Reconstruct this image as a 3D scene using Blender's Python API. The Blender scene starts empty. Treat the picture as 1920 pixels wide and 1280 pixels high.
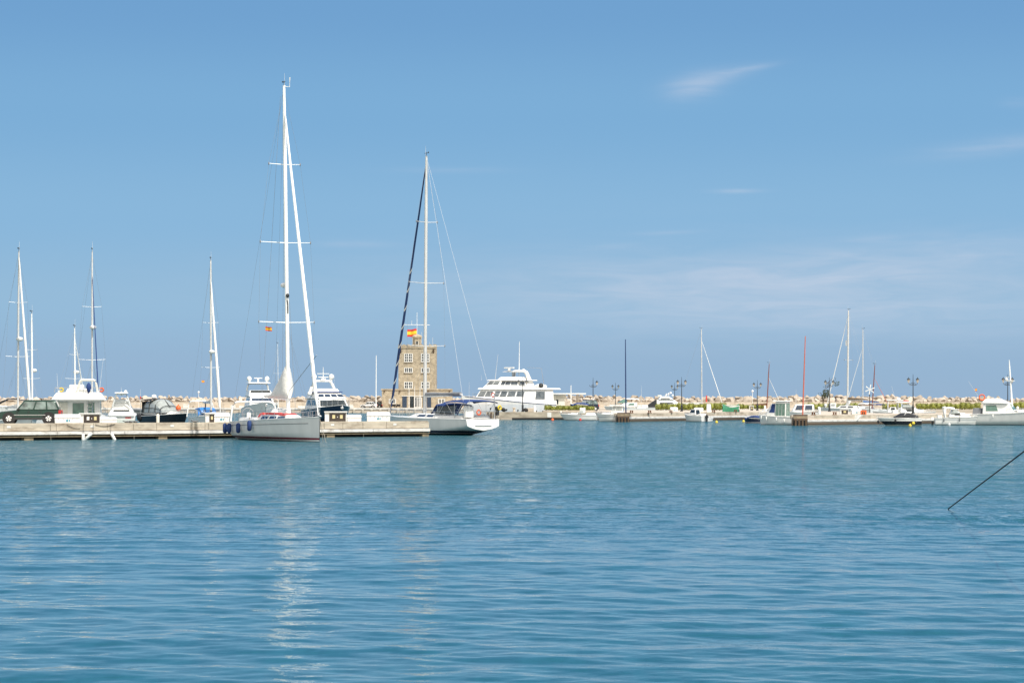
import bpy, bmesh, math, random
import numpy as np
from mathutils import Vector, Matrix
from mathutils.geometry import tessellate_polygon
R = math.radians
PI = math.pi
rnd = random.Random(11)
F, H, YH = 4500.0, 2.94, 751.0           # focal length in photo pixels, camera height, horizon row
scene = bpy.context.scene
COL = scene.collection
def X(px, Y): return (px - 960) / F * Y
def Z(py, Y): return H + (YH - py) / F * Y
SUN_AZ = Vector((.66, -.75, 0)).normalized()
SUN_EL = R(56)
QZ = 1.2                                  # height of quays above the water

# ------------------------------------------------------------------ materials
def mat(name, col, rough=.5, metal=0, var=.08, scale=3.0, bump=0, bscale=None, dirt=None, dirt_amt=.0, dirt_scale=1.5,
        spec=.5, stretch=(1, 1, 1), trans=0, alpha=1):
    m = bpy.data.materials.new(name); m.use_nodes = True
    nt = m.node_tree; nd = nt.nodes; lk = nt.links
    p = nd['Principled BSDF']
    p.inputs['Roughness'].default_value = rough
    p.inputs['Metallic'].default_value = metal
    p.inputs['Specular IOR Level'].default_value = spec
    if trans: p.inputs['Transmission Weight'].default_value = trans
    if alpha < 1: p.inputs['Alpha'].default_value = alpha
    tc = nd.new('ShaderNodeTexCoord'); mp = nd.new('ShaderNodeMapping')
    mp.inputs['Scale'].default_value = stretch
    lk.new(tc.outputs['Object'], mp.inputs['Vector'])
    n = nd.new('ShaderNodeTexNoise'); n.inputs['Scale'].default_value = scale; n.inputs['Detail'].default_value = 4
    lk.new(mp.outputs[0], n.inputs['Vector'])
    r = nd.new('ShaderNodeMapRange'); r.inputs['From Min'].default_value = .3; r.inputs['From Max'].default_value = .7
    lk.new(n.outputs['Fac'], r.inputs['Value'])
    mx = nd.new('ShaderNodeMix'); mx.data_type = 'RGBA'
    mx.inputs['A'].default_value = (*[c * (1 - var) for c in col], 1)
    mx.inputs['B'].default_value = (*[min(1, c * (1 + var)) for c in col], 1)
    lk.new(r.outputs[0], mx.inputs['Factor'])
    out = mx.outputs['Result']
    if dirt:
        n2 = nd.new('ShaderNodeTexNoise'); n2.inputs['Scale'].default_value = dirt_scale; n2.inputs['Detail'].default_value = 6
        n2.inputs['Roughness'].default_value = .65
        lk.new(mp.outputs[0], n2.inputs['Vector'])
        r2 = nd.new('ShaderNodeMapRange'); r2.inputs['From Min'].default_value = .5; r2.inputs['From Max'].default_value = .72
        r2.inputs['To Max'].default_value = dirt_amt
        lk.new(n2.outputs['Fac'], r2.inputs['Value'])
        m2 = nd.new('ShaderNodeMix'); m2.data_type = 'RGBA'
        lk.new(r2.outputs[0], m2.inputs['Factor']); lk.new(out, m2.inputs['A']); m2.inputs['B'].default_value = (*dirt, 1)
        out = m2.outputs['Result']
    lk.new(out, p.inputs['Base Color'])
    if bump:
        n3 = nd.new('ShaderNodeTexNoise'); n3.inputs['Scale'].default_value = bscale or scale * 4; n3.inputs['Detail'].default_value = 5
        lk.new(mp.outputs[0], n3.inputs['Vector'])
        b = nd.new('ShaderNodeBump'); b.inputs['Strength'].default_value = bump; b.inputs['Distance'].default_value = .05
        lk.new(n3.outputs['Fac'], b.inputs['Height']); lk.new(b.outputs[0], p.inputs['Normal'])
    return m

def banded(name, bands, rough=.3, axis='Z', coord='Object'):
    """bands: [(height, colour), ...] from low to high, hard edged, read on the object's own height"""
    m = bpy.data.materials.new(name); m.use_nodes = True
    nt = m.node_tree; nd = nt.nodes; lk = nt.links
    p = nd['Principled BSDF']; p.inputs['Roughness'].default_value = rough
    tc = nd.new('ShaderNodeTexCoord'); sp = nd.new('ShaderNodeSeparateXYZ'); lk.new(tc.outputs[coord], sp.inputs[0])
    prev = None
    n = nd.new('ShaderNodeTexNoise'); n.inputs['Scale'].default_value = 1.2; n.inputs['Detail'].default_value = 5
    mp = nd.new('ShaderNodeMapping'); mp.inputs['Scale'].default_value = (1, 1, .25)
    lk.new(tc.outputs['Object'], mp.inputs[0]); lk.new(mp.outputs[0], n.inputs['Vector'])
    base = nd.new('ShaderNodeRGB'); base.outputs[0].default_value = (*bands[0][1], 1); prev = base.outputs[0]
    for z, c in bands[1:]:
        gt = nd.new('ShaderNodeMath'); gt.operation = 'GREATER_THAN'; gt.inputs[1].default_value = z
        lk.new(sp.outputs[axis], gt.inputs[0])
        mx = nd.new('ShaderNodeMix'); mx.data_type = 'RGBA'
        lk.new(gt.outputs[0], mx.inputs['Factor']); lk.new(prev, mx.inputs['A']); mx.inputs['B'].default_value = (*c, 1)
        prev = mx.outputs['Result']
    r = nd.new('ShaderNodeMapRange'); r.inputs['From Min'].default_value = .3; r.inputs['From Max'].default_value = .75
    r.inputs['To Min'].default_value = 1; r.inputs['To Max'].default_value = .86
    lk.new(n.outputs['Fac'], r.inputs['Value'])
    ml = nd.new('ShaderNodeVectorMath'); ml.operation = 'SCALE'; lk.new(prev, ml.inputs[0]); lk.new(r.outputs[0], ml.inputs['Scale'])
    lk.new(ml.outputs[0], p.inputs['Base Color'])
    return m

W_ = (.80, .80, .78)
M = dict(
    white=mat('gelcoat_white', W_, .3, var=.03, dirt=(.55, .52, .45), dirt_amt=.25),
    white2=mat('paint_white', (.74, .74, .72), .45, var=.05, dirt=(.4, .36, .3), dirt_amt=.35),
    cream=mat('gelcoat_cream', (.72, .70, .62), .4, var=.05),
    canvas=mat('canvas_white', (.74, .73, .70), .85, var=.08, scale=5, bump=.5, bscale=6),
    navy=mat('canvas_navy', (.015, .045, .17), .75, var=.25, scale=5, bump=.4, bscale=6),
    blue=mat('canvas_blue', (.03, .19, .55), .8, var=.2, bump=.4, bscale=6),
    black=mat('canvas_black', (.018, .02, .024), .7, var=.3, bump=.3, bscale=6),
    grey=mat('canvas_grey', (.22, .23, .25), .8, var=.15),
    green=mat('tarp_green', (.02, .17, .09), .7, var=.2, bump=.6, bscale=3),
    red=mat('canvas_red', (.55, .045, .035), .7, var=.15),
    orange=mat('plastic_orange', (.75, .13, .03), .45, var=.1),
    yellow=mat('plastic_yellow', (.75, .55, .05), .45, var=.1),
    tan=mat('canvas_tan', (.2, .14, .09), .8, var=.2),
    alu=mat('aluminium', (.66, .66, .65), .45, .2, var=.08),
    steel=mat('stainless', (.6, .6, .6), .25, .8, var=.03),
    wire=mat('wire', (.30, .33, .36), .5, .4, var=.05),
    wirew=mat('wire_white', (.7, .7, .7), .5, var=.05),
    mastw=mat('mast_white', (.9, .9, .88), .35, var=.04),
    glass=mat('glass_dark', (.02, .028, .032), .06, var=.2, spec=.8),
    glassg=mat('glass_green', (.10, .20, .16), .1, var=.25, spec=.8),
    glassb=mat('glass_blue', (.02, .04, .08), .15, var=.2, spec=.8),
    vinyl=mat('clear_vinyl', (.35, .38, .37), .15, var=.2, spec=.8),
    rubber=mat('rubber', (.02, .02, .021), .8, var=.2),
    rope=mat('rope', (.30, .27, .22), .9, var=.2),
    ropeb=mat('rope_dark', (.03, .028, .026), .9, var=.2),
    woodd=mat('timber_dark', (.10, .065, .04), .8, var=.3, scale=2, stretch=(1, 1, 6), bump=.4),
    wood=mat('timber', (.27, .21, .13), .8, var=.25, scale=2, bump=.4),
    teak=mat('teak', (.35, .24, .14), .6, var=.2),
    woodr=mat('varnished_mast', (.22, .055, .03), .35, var=.2),
    redpole=mat('red_pole', (.60, .15, .09), .45, var=.12),
    bluepole=mat('blue_pole', (.02, .045, .14), .5, var=.3, scale=.8),
    iron=mat('cast_iron', (.028, .032, .036), .45, .3, var=.2),
    lampg=mat('lantern_glass', (.55, .52, .46), .2, var=.15),
    rust=mat('rusty_iron', (.16, .075, .04), .85, var=.4, scale=8),
    globe=mat('lamp_globe', (.82, .82, .80), .3, var=.02),
    conc=mat('concrete', (.50, .445, .37), .85, var=.12, scale=1.5, bump=.3, dirt=(.17, .14, .1), dirt_amt=.6, dirt_scale=.6),
    conct=mat('concrete_top', (.54, .465, .385), .9, var=.12, scale=.4, bump=.25, dirt=(.24, .2, .15), dirt_amt=.5, dirt_scale=.2),
    dockface=mat('dock_concrete', (.50, .44, .35), .85, var=.2, scale=1.2, bump=.35, dirt=(.17, .12, .08), dirt_amt=.9,
                 dirt_scale=.8, stretch=(.6, .6, 1.8)),
    beam=mat('beam_white', (.70, .68, .65), .7, var=.1, dirt=(.2, .14, .09), dirt_amt=.7, dirt_scale=2.2, stretch=(.6, .6, 2)),
    dark=mat('shadow_gap', (.025, .026, .028), .9, var=.3),  # near-black colour standing in for shade below docks and piers
    paint_blue=mat('paint_blue', (.05, .28, .4), .5, var=.1),
    flagr=mat('flag_red', (.62, .03, .03), .7, var=.05),
    flagy=mat('flag_yellow', (.85, .58, .04), .7, var=.05),
    leaf=mat('hedge_leaf', (.23, .25, .045), .6, var=.5, scale=2.5, dirt=(.07, .10, .02), dirt_amt=.6, dirt_scale=1.2),
    leafo=mat('olive_leaf', (.045, .07, .03), .6, var=.5, scale=4),
    bark=mat('bark', (.09, .065, .045), .9, var=.3, bump=.5),
    carg=mat('car_paint_green', (.010, .042, .030), .16, .25, var=.05, spec=.8),
    carw=mat('car_paint_white', (.78, .78, .78), .2, var=.03),
    carb=mat('car_paint_black', (.012, .013, .016), .2, var=.05),
    carn=mat('car_paint_navy', (.02, .035, .06), .2, .2, var=.05),
    trim=mat('trim_dark', (.03, .032, .034), .6, var=.1),
    rim=mat('alloy_rim', (.75, .75, .75), .35, .1, var=.05),
    tail=mat('tail_lamp', (.45, .02, .02), .3, var=.1),
    lens=mat('lens', (.6, .6, .58), .15, var=.05),
    brown=mat('cabinet_brown', (.045, .035, .03), .5, var=.2),
    pale=mat('notice_yellow', (.62, .55, .3), .6, var=.1),
    rib=mat('hypalon_grey', (.13, .14, .15), .7, var=.1),
    carglass=mat('car_glass', (.13, .17, .16), .08, var=.75, scale=2.2, spec=.8),
    yglass=mat('glass_curtained', (.13, .14, .14), .12, var=.5, scale=.9, spec=.8),
    solar=mat('solar_panel', (.015, .02, .035), .2, var=.2),
)
# hull materials: bands by height above the water
HM = dict(
    big=banded('hull_white_red_boot', [(-9, (.02, .03, .06)), (.03, W_), (.15, (.22, .015, .035)), (.29, W_)], .25),
    sail2=banded('hull_white_navy_boot', [(-9, (.02, .06, .05)), (.0, (.015, .02, .04)), (.15, (.7, .7, .7)), (.21, (.012, .02, .06)), (.40, W_)], .25),
    white=banded('hull_white', [(-9, (.03, .05, .09)), (.06, (.74, .75, .74))], .3),
    whiteb=banded('hull_white_blue', [(-9, (.03, .05, .09)), (.05, W_), (.62, (.05, .12, .2)), (.67, W_)], .3),
    navy=banded('hull_navy', [(-9, (.2, .03, .03)), (.05, (.7, .7, .7)), (.12, (.012, .022, .06))], .15),
    black=banded('hull_black', [(-9, (.35, .4, .36)), (.22, (.012, .014, .022))], .15),
    speed=banded('hull_black_white', [(-9, (.4, .44, .42)), (.16, (.012, .013, .02)), (.56, W_)], .2),
    grn=banded('hull_greenish', [(-9, (.12, .2, .16)), (.35, (.6, .66, .62)), (.9, W_)], .3),
    trawl=banded('hull_trawler', [(-9, (.03, .05, .09)), (.05, W_)], .3),
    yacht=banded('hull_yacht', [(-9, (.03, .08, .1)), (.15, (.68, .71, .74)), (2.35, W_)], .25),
)
def spiral_mat():
    m = bpy.data.materials.new('navy_sail_cover_spiral'); m.use_nodes = True
    nd = m.node_tree.nodes; lk = m.node_tree.links; p = nd['Principled BSDF']; p.inputs['Roughness'].default_value = .75
    tc = nd.new('ShaderNodeTexCoord'); sp = nd.new('ShaderNodeSeparateXYZ'); lk.new(tc.outputs['Object'], sp.inputs[0])
    ml = nd.new('ShaderNodeMath'); ml.operation = 'MULTIPLY_ADD'; ml.inputs[1].default_value = .62
    lk.new(sp.outputs['Z'], ml.inputs[0])
    m3 = nd.new('ShaderNodeMath'); m3.operation = 'MULTIPLY'; m3.inputs[1].default_value = 1.6; lk.new(sp.outputs['Y'], m3.inputs[0])
    lk.new(m3.outputs[0], ml.inputs[2])
    fr = nd.new('ShaderNodeMath'); fr.operation = 'FRACT'; lk.new(ml.outputs[0], fr.inputs[0])
    gt = nd.new('ShaderNodeMath'); gt.operation = 'GREATER_THAN'; gt.inputs[1].default_value = .87; lk.new(fr.outputs[0], gt.inputs[0])
    lz = nd.new('ShaderNodeMath'); lz.operation = 'LESS_THAN'; lz.inputs[1].default_value = 15; lk.new(sp.outputs['Z'], lz.inputs[0])
    an = nd.new('ShaderNodeMath'); an.operation = 'MULTIPLY'; lk.new(gt.outputs[0], an.inputs[0]); lk.new(lz.outputs[0], an.inputs[1])
    mx = nd.new('ShaderNodeMix'); mx.data_type = 'RGBA'; mx.inputs['A'].default_value = (.012, .035, .12, 1); mx.inputs['B'].default_value = (.6, .6, .55, 1)
    lk.new(an.outputs[0], mx.inputs['Factor']); lk.new(mx.outputs['Result'], p.inputs['Base Color'])
    return m
M['spiral'] = spiral_mat()

def stone_mat():
    m = bpy.data.materials.new('tower_stone'); m.use_nodes = True
    nd = m.node_tree.nodes; lk = m.node_tree.links; p = nd['Principled BSDF']; p.inputs['Roughness'].default_value = .9
    tc = nd.new('ShaderNodeTexCoord'); mp = nd.new('ShaderNodeMapping'); mp.inputs['Rotation'].default_value = (R(90), 0, 0)
    lk.new(tc.outputs['Object'], mp.inputs[0])
    br = nd.new('ShaderNodeTexBrick'); br.inputs['Scale'].default_value = 1.0
    br.inputs['Brick Width'].default_value = .62; br.inputs['Row Height'].default_value = .3; br.inputs['Mortar Size'].default_value = .03
    br.inputs['Color1'].default_value = (.50, .42, .30, 1); br.inputs['Color2'].default_value = (.38, .315, .225, 1)
    br.inputs['Mortar'].default_value = (.54, .47, .36, 1)
    lk.new(mp.outputs[0], br.inputs['Vector'])
    n = nd.new('ShaderNodeTexNoise'); n.inputs['Scale'].default_value = 1.1; n.inputs['Detail'].default_value = 8; n.inputs['Roughness'].default_value = .7
    lk.new(tc.outputs['Object'], n.inputs['Vector'])
    r = nd.new('ShaderNodeMapRange'); r.inputs['From Min'].default_value = .3; r.inputs['From Max'].default_value = .7
    r.inputs['To Min'].default_value = .55; r.inputs['To Max'].default_value = 1.15
    lk.new(n.outputs['Fac'], r.inputs['Value'])
    ml = nd.new('ShaderNodeVectorMath'); ml.operation = 'SCALE'; lk.new(br.outputs['Color'], ml.inputs[0]); lk.new(r.outputs[0], ml.inputs['Scale'])
    lk.new(ml.outputs[0], p.inputs['Base Color'])
    b = nd.new('ShaderNodeBump'); b.inputs['Strength'].default_value = .6; b.inputs['Distance'].default_value = .05
    lk.new(n.outputs['Fac'], b.inputs['Height']); lk.new(b.outputs[0], p.inputs['Normal'])
    return m
M['stone'] = stone_mat()

def rock_mat(name, col):
    m = mat(name, col, .92, var=.22, scale=.9, bump=.9, bscale=2.5, dirt=(.13, .11, .09), dirt_amt=.45, dirt_scale=.7)
    nd = m.node_tree.nodes; lk = m.node_tree.links; p = nd['Principled BSDF']
    oi = nd.new('ShaderNodeObjectInfo'); r = nd.new('ShaderNodeMapRange'); r.inputs['To Min'].default_value = .7; r.inputs['To Max'].default_value = 1.15
    lk.new(oi.outputs['Random'], r.inputs['Value'])
    ml = nd.new('ShaderNodeVectorMath'); ml.operation = 'SCALE'
    src = p.inputs['Base Color'].links[0].from_socket
    lk.new(src, ml.inputs[0]); lk.new(r.outputs[0], ml.inputs['Scale']); lk.new(ml.outputs[0], p.inputs['Base Color'])
    return m
M['rock'] = rock_mat('breakwater_rock', (.53, .46, .385))

# ------------------------------------------------------------------ mesh builder
class MB:
    def __init__(s): s.v = []; s.f = []
    def add(s, vs, fs):
        o = len(s.v); s.v += [tuple(v) for v in vs]; s.f += [tuple(i + o for i in f) for f in fs]; return s
    def hexa(s, b, t):
        return s.add(list(b) + list(t), [(3, 2, 1, 0), (4, 5, 6, 7), (0, 1, 5, 4), (1, 2, 6, 5), (2, 3, 7, 6), (3, 0, 4, 7)])
    def box(s, c, d, rz=0):
        x, y, z = [q / 2 for q in d]; ca, sa = math.cos(rz), math.sin(rz)
        def p(a, b, e): return (c[0] + a * ca - b * sa, c[1] + a * sa + b * ca, c[2] + e)
        return s.hexa([p(-x, -y, -z), p(x, -y, -z), p(x, y, -z), p(-x, y, -z)], [p(-x, -y, z), p(x, -y, z), p(x, y, z), p(-x, y, z)])
    def loft(s, rings, closed=True, caps=True):
        n = len(rings[0]); vs = [p for r in rings for p in r]; fs = []
        for i in range(len(rings) - 1):
            for j in range(n if closed else n - 1):
                k = (j + 1) % n
                fs.append((i * n + j, i * n + k, (i + 1) * n + k, (i + 1) * n + j))
        if caps and closed:
            fs.append(tuple(range(n))); fs.append(tuple((len(rings) - 1) * n + j for j in range(n)))
        return s.add(vs, fs)
    def tube(s, p0, p1, r0, r1=None, n=8):
        return s.path([p0, p1], [r0, r0 if r1 is None else r1], n)
    def path(s, pts, r, n=6):
        pts = [Vector(p) for p in pts]; rs = r if isinstance(r, (list, tuple)) else [r] * len(pts)
        rings = []
        for i, p in enumerate(pts):
            d = (pts[min(i + 1, len(pts) - 1)] - pts[max(i - 1, 0)]).normalized()
            a = d.cross(Vector((0, 0, 1)) if abs(d.z) < .9 else Vector((0, 1, 0))).normalized(); b = d.cross(a)
            rings.append([p + (a * math.cos(2 * PI * k / n) + b * math.sin(2 * PI * k / n)) * rs[i] for k in range(n)])
        return s.loft(rings)
    def ball(s, c, r, n=14, m=9):
        r = r if isinstance(r, (tuple, list)) else (r, r, r)
        rings = []
        for i in range(m + 1):
            th = PI * i / m; q = max(math.sin(th), .02)
            rings.append([(c[0] + r[0] * q * math.cos(2 * PI * k / n), c[1] + r[1] * q * math.sin(2 * PI * k / n), c[2] - r[2] * math.cos(th)) for k in range(n)])
        return s.loft(rings)
    def lathe(s, c, prof, n=16):
        return s.loft([[(c[0] + r * math.cos(2 * PI * k / n), c[1] + r * math.sin(2 * PI * k / n), c[2] + z) for k in range(n)] for r, z in prof])
    def torus(s, c, Rr, r, axis='x', n=20, m=6, a0=0, a1=2 * PI):
        rings = []
        full = abs(a1 - a0 - 2 * PI) < 1e-6
        for i in range(n + 1):
            a = a0 + (a1 - a0) * i / n; ring = []
            for k in range(m):
                q = Rr + r * math.cos(2 * PI * k / m); h = r * math.sin(2 * PI * k / m)
                u, v = q * math.cos(a), q * math.sin(a)
                ring.append({'x': (c[0] + h, c[1] + u, c[2] + v), 'y': (c[0] + u, c[1] + h, c[2] + v), 'z': (c[0] + u, c[1] + v, c[2] + h)}[axis])
            rings.append(ring)
        return s.loft(rings, caps=not full)
    def plate(s, q, u0, u1, v0, v1, off=.025, th=.05):
        q = [Vector(p) for p in q]
        def P(u, v): return (q[0] * (1 - u) + q[1] * u) * (1 - v) + (q[3] * (1 - u) + q[2] * u) * v
        a = [P(u0, v0), P(u1, v0), P(u1, v1), P(u0, v1)]
        n = (a[1] - a[0]).cross(a[3] - a[0]).normalized()
        return s.hexa([p - n * th for p in a], [p + n * off for p in a])
    def prism(s, poly, y0, y1):      # polygon in x,z pulled along y
        n = len(poly)
        return s.loft([[(x, y0, z) for x, z in poly], [(x, y1, z) for x, z in poly]])

def tag(o, label=None, cat=None, group=None, kind=None):
    if label: o['label'] = label
    if cat: o['category'] = cat
    if group: o['group'] = group
    if kind: o['kind'] = kind
    return o
def obj(name, mb, m, parent=None, smooth=True, bevel=0, ang=38):
    me = bpy.data.meshes.new(name)
    me.from_pydata([tuple(v) for v in mb.v], [], mb.f)
    bm = bmesh.new(); bm.from_mesh(me)
    bmesh.ops.recalc_face_normals(bm, faces=bm.faces); bm.to_mesh(me); bm.free()
    if smooth:
        me.shade_smooth(); me.set_sharp_from_angle(angle=R(ang))
    me.materials.append(m)
    o = bpy.data.objects.new(name, me); COL.objects.link(o)
    if parent: o.parent = parent
    if bevel:
        b = o.modifiers.new('bevel', 'BEVEL'); b.width = bevel; b.segments = 2; b.limit_method = 'ANGLE'; b.angle_limit = R(30)
    return o
def thing(name, label, cat, loc=(0, 0, 0), rz=0, group=None):
    o = bpy.data.objects.new(name, None); o.empty_display_size = .3; COL.objects.link(o)
    o.location = loc; o.rotation_euler = (0, 0, rz)
    return tag(o, label, cat, group)
def dup(root, loc, rz=0, label=None, sc=None):
    r = root.copy(); COL.objects.link(r); r.location = loc; r.rotation_euler = (0, 0, rz)
    if sc: r.scale = sc
    if label: r['label'] = label
    for ch in list(root.children):
        c = ch.copy(); COL.objects.link(c); c.parent = r
        for g in list(ch.children):
            d = g.copy(); COL.objects.link(d); d.parent = c
    return r
def catenary(p0, p1, sag, n=12):
    p0, p1 = Vector(p0), Vector(p1)
    return [p0.lerp(p1, i / n) - Vector((0, 0, sag * 4 * (i / n) * (1 - i / n))) for i in range(n + 1)]

# ------------------------------------------------------------------ boats
class Boat:
    def __init__(s, name, label, cat, px, Y, hd, L, B, zb, zs, hm, group=None, tw=.8, rake=.6, draft=.4, over=0, srake=0,
                 peak=.42, pw=2.3, flare=.5, deck='white', rail='white', bot=.4, sheer=1.6, loc=None):
        s.L, s.B, s.zb, s.zs, s.tw, s.rake, s.draft, s.over, s.srake, s.peak, s.pw, s.flare, s.bot, s.sheer = \
            L, B, zb, zs, tw, rake, draft, over, srake, peak, pw, flare, bot, sheer
        s.hd = R(hd)
        s.loc = Vector(loc) if loc else Vector((X(px, Y), Y, 0))
        s.root = thing(name, label, cat, s.loc, s.hd, group)
        mb = MB(); n = 20; levels = [1, .82, .64, .5, .38, .26, .13, 0]
        rings = []
        for i in range(n + 1):
            t = (i / n) ** .9
            rings.append([s.hp(t, a, 1) for a in levels] + [s.hp(t, a, -1) for a in reversed(levels[:-1])])
        mb.loft(rings, closed=False)
        k = len(rings[0]); mb.add(rings[0], [tuple(range(k))])
        s.hull = s.put('hull', mb, hm, ang=50)
        dk = MB(); rg = []
        for i in range(n + 1):
            t = (i / n) ** .9; a = s.hp(t, 1, 1); b = s.hp(t, 1, -1)
            rg.append([(a[0], a[1] * .985, a[2] - .015), (a[0], a[1] * .5, a[2] + .03), (a[0], 0, a[2] + .05), (a[0], b[1] * .5, b[2] + .03), (b[0], b[1] * .985, b[2] - .015)])
        dk.loft(rg, closed=False); s.put('deck', dk, M[deck])
        rr = MB()
        for sd in (1, -1): rr.path([s.edge(i / 16, sd, 0, -.01) for i in range(17)], .032, 6)
        s.put('rub_rail', rr, M[rail])
    def x(s, t): return (t - .5) * s.L
    def half(s, t):
        if t < s.peak: return s.B / 2 * (s.tw + (1 - s.tw) * math.sin(PI / 2 * t / s.peak))
        return s.B / 2 * max(.012, 1 - ((t - s.peak) / (1 - s.peak)) ** s.pw)
    def zd(s, t): return s.zs + (s.zb - s.zs) * t ** s.sheer
    def hp(s, t, a, sd):
        zd = s.zd(t); zb = -s.draft
        if s.over and t < .3: zb = s.over + (-s.draft - s.over) * (t / .3) ** .8
        z = zb + (zd - zb) * a
        fl = .06 + s.flare * t ** 2
        w = s.half(t) * ((1 - fl) + fl * a) * min(1, a / s.bot) ** .55
        x = s.x(t) - s.rake * (1 - a) * t ** 4 + s.srake * (1 - a) * (1 - t) ** 8
        return (x, sd * w, z)
    def edge(s, t, sd, dz=0, inset=0):
        p = s.hp(max(0, min(t, .999)), 1, sd); return (p[0] + min(0, t) * s.L, p[1] - sd * min(inset, abs(p[1])), p[2] + dz)
    def put(s, name, mb, m, parent=None, **k): return obj(name, mb, m if not isinstance(m, str) else M[m], parent or s.root, **k)
    def world(s, p):
        c, d = math.cos(s.hd), math.sin(s.hd)
        return Vector((s.loc.x + p[0] * c - p[1] * d, s.loc.y + p[0] * d + p[1] * c, s.loc.z + p[2]))
    def house(s, name, t0, t1, w, z0, z1, fs=.3, bs=0, ws=.15, m='white', wf=1, side=(), front=(), back=(), glass='glass', bevel=.05, only=None):
        x0, x1 = s.x(t0), s.x(t1); a, b = w / 2, w * wf / 2; q = ws / 2
        bt = [(x0, -a, z0), (x1, -b, z0), (x1, b, z0), (x0, a, z0)]
        tp = [(x0 + bs, -a + q, z1), (x1 - fs, -b + q, z1), (x1 - fs, b - q, z1), (x0 + bs, a - q, z1)]
        o = s.put(name, MB().hexa(bt, tp), m, bevel=bevel)
        quads = {'r': [bt[0], bt[1], tp[1], tp[0]], 'l': [bt[2], bt[3], tp[3], tp[2]], 'f': [bt[1], bt[2], tp[2], tp[1]], 'b': [bt[3], bt[0], tp[0], tp[3]]}
        for key, ws_ in (('r', side), ('l', [(1 - u1, 1 - u0, v0, v1) for u0, u1, v0, v1 in side]), ('f', front), ('b', back)):
            if only and key not in only: continue
            for u0, u1, v0, v1 in ws_:
                obj('window', MB().plate(quads[key], u0, u1, v0, v1), M[glass], o, smooth=False)
        return o
    def arch(s, t, w, z0, z1, lean=0, r=.06, top=.85, m='white', name='arch', wide=0):
        x0 = s.x(t); a = w / 2; pts = []
        for k, (yy, zz) in enumerate([(-1, 0), (-.98, .45), (-.93, .8), (-.84, .95), (-.7, 1), (0, 1.0), (.7, 1), (.84, .95), (.93, .8), (.98, .45), (1, 0)]):
            y = yy * a * (1 if abs(yy) > .95 else 1)
            pts.append((x0 + lean * zz, y * (1 - (1 - top) * zz), z0 + (z1 - z0) * zz))
        mb = MB().path(pts, r, 8)
        if wide: mb.path([(p[0] + wide, p[1], p[2]) for p in pts], r, 8)
        return s.put(name, mb, m)
    def rails(s, t0, t1, h=.6, n=8, r=.014, m='steel', bow=True, inset=.06, mid=True, name='railing'):
        mb = MB()
        for sd in (1, -1):
            pt = [Vector(s.edge(t0 + (t1 - t0) * i / n, sd, 0, inset)) for i in range(n + 1)]
            for p in pt: mb.tube(p, p + Vector((0, 0, h)), r, n=5)
            mb.path([p + Vector((0, 0, h)) for p in pt], r, 5)
            if mid: mb.path([p + Vector((0, 0, h * .5)) for p in pt], r * .7, 5)
        if bow:
            a = Vector(s.edge(t1, 1, h, inset)); b = Vector(s.edge(t1, -1, h, inset)); c = Vector((s.x(1.0) + .05, 0, s.zb + h))
            mb.path([a, c, b], r, 5); mb.tube((s.x(.985), 0, s.zb), c, r, n=5)
        return s.put(name, mb, m)
    def dome(s, p, r=.25, name='radar_dome', m='white', h=.6):
        mb = MB().lathe(p, [(r * .55, 0), (r * .6, r * .15), (r, r * .3), (r, r * .3 + r * h), (r * .8, r * (.6 + h)), (r * .4, r * (.82 + h)), (.01, r * (.88 + h))], 14)
        return s.put(name, mb, m)
    def satdome(s, p, r=.3):
        mb = MB().tube((p[0], p[1], p[2]), (p[0], p[1], p[2] + r * .7), r * .45, n=10); mb.ball((p[0], p[1], p[2] + r * 1.45), (r, r, r * 1.08))
        return s.put('satellite_dome', mb, 'white')
    def antenna(s, p, h, lean=(0, 0), r=.018, m='wirew'):
        return s.put('antenna', MB().tube(p, (p[0] + lean[0], p[1] + lean[1], p[2] + h), r, r * .4, 5), m)
    def canopy(s, t0, t1, w, z0, z1, m='navy', dip=.25, name='canopy', frame=True, drop0=0, drop1=0, full=False):
        """cloth roof: hoops across the boat; drop pulls the first / last hoop down"""
        mb = MB(); rg = []; n = 7
        for i in range(n):
            u = i / (n - 1); x = s.x(t0 + (t1 - t0) * u)
            top = z1 - dip * (2 * u - 1) ** 2 - drop0 * max(0, .35 - u) / .35 - drop1 * max(0, u - .65) / .35
            ring = []
            for j in range(9):
                a = PI * j / 8; yy = -math.cos(a) * w / 2; k = math.sin(a) ** .55
                ring.append((x, yy, (z0 if full else top - .22) + (top - (z0 if full else top - .22)) * k))
            rg.append(ring)
        mb.loft(rg, closed=False)
        if full:
            for e in (0, -1): mb.add(rg[e], [tuple(range(9))])
        o = s.put(name, mb, m)
        if frame:
            fr = MB()
            for i in (1, 3, 5):
                ring = rg[i]; bx = s.x(t0 + (t1 - t0) * .5)
                fr.path([(bx, -w / 2, z0)] + [(p[0], p[1], p[2] - .02) for p in ring] + [(bx, w / 2, z0)], .018, 5)
            s.put('canopy_frame', fr, 'steel')
        return o
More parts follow.
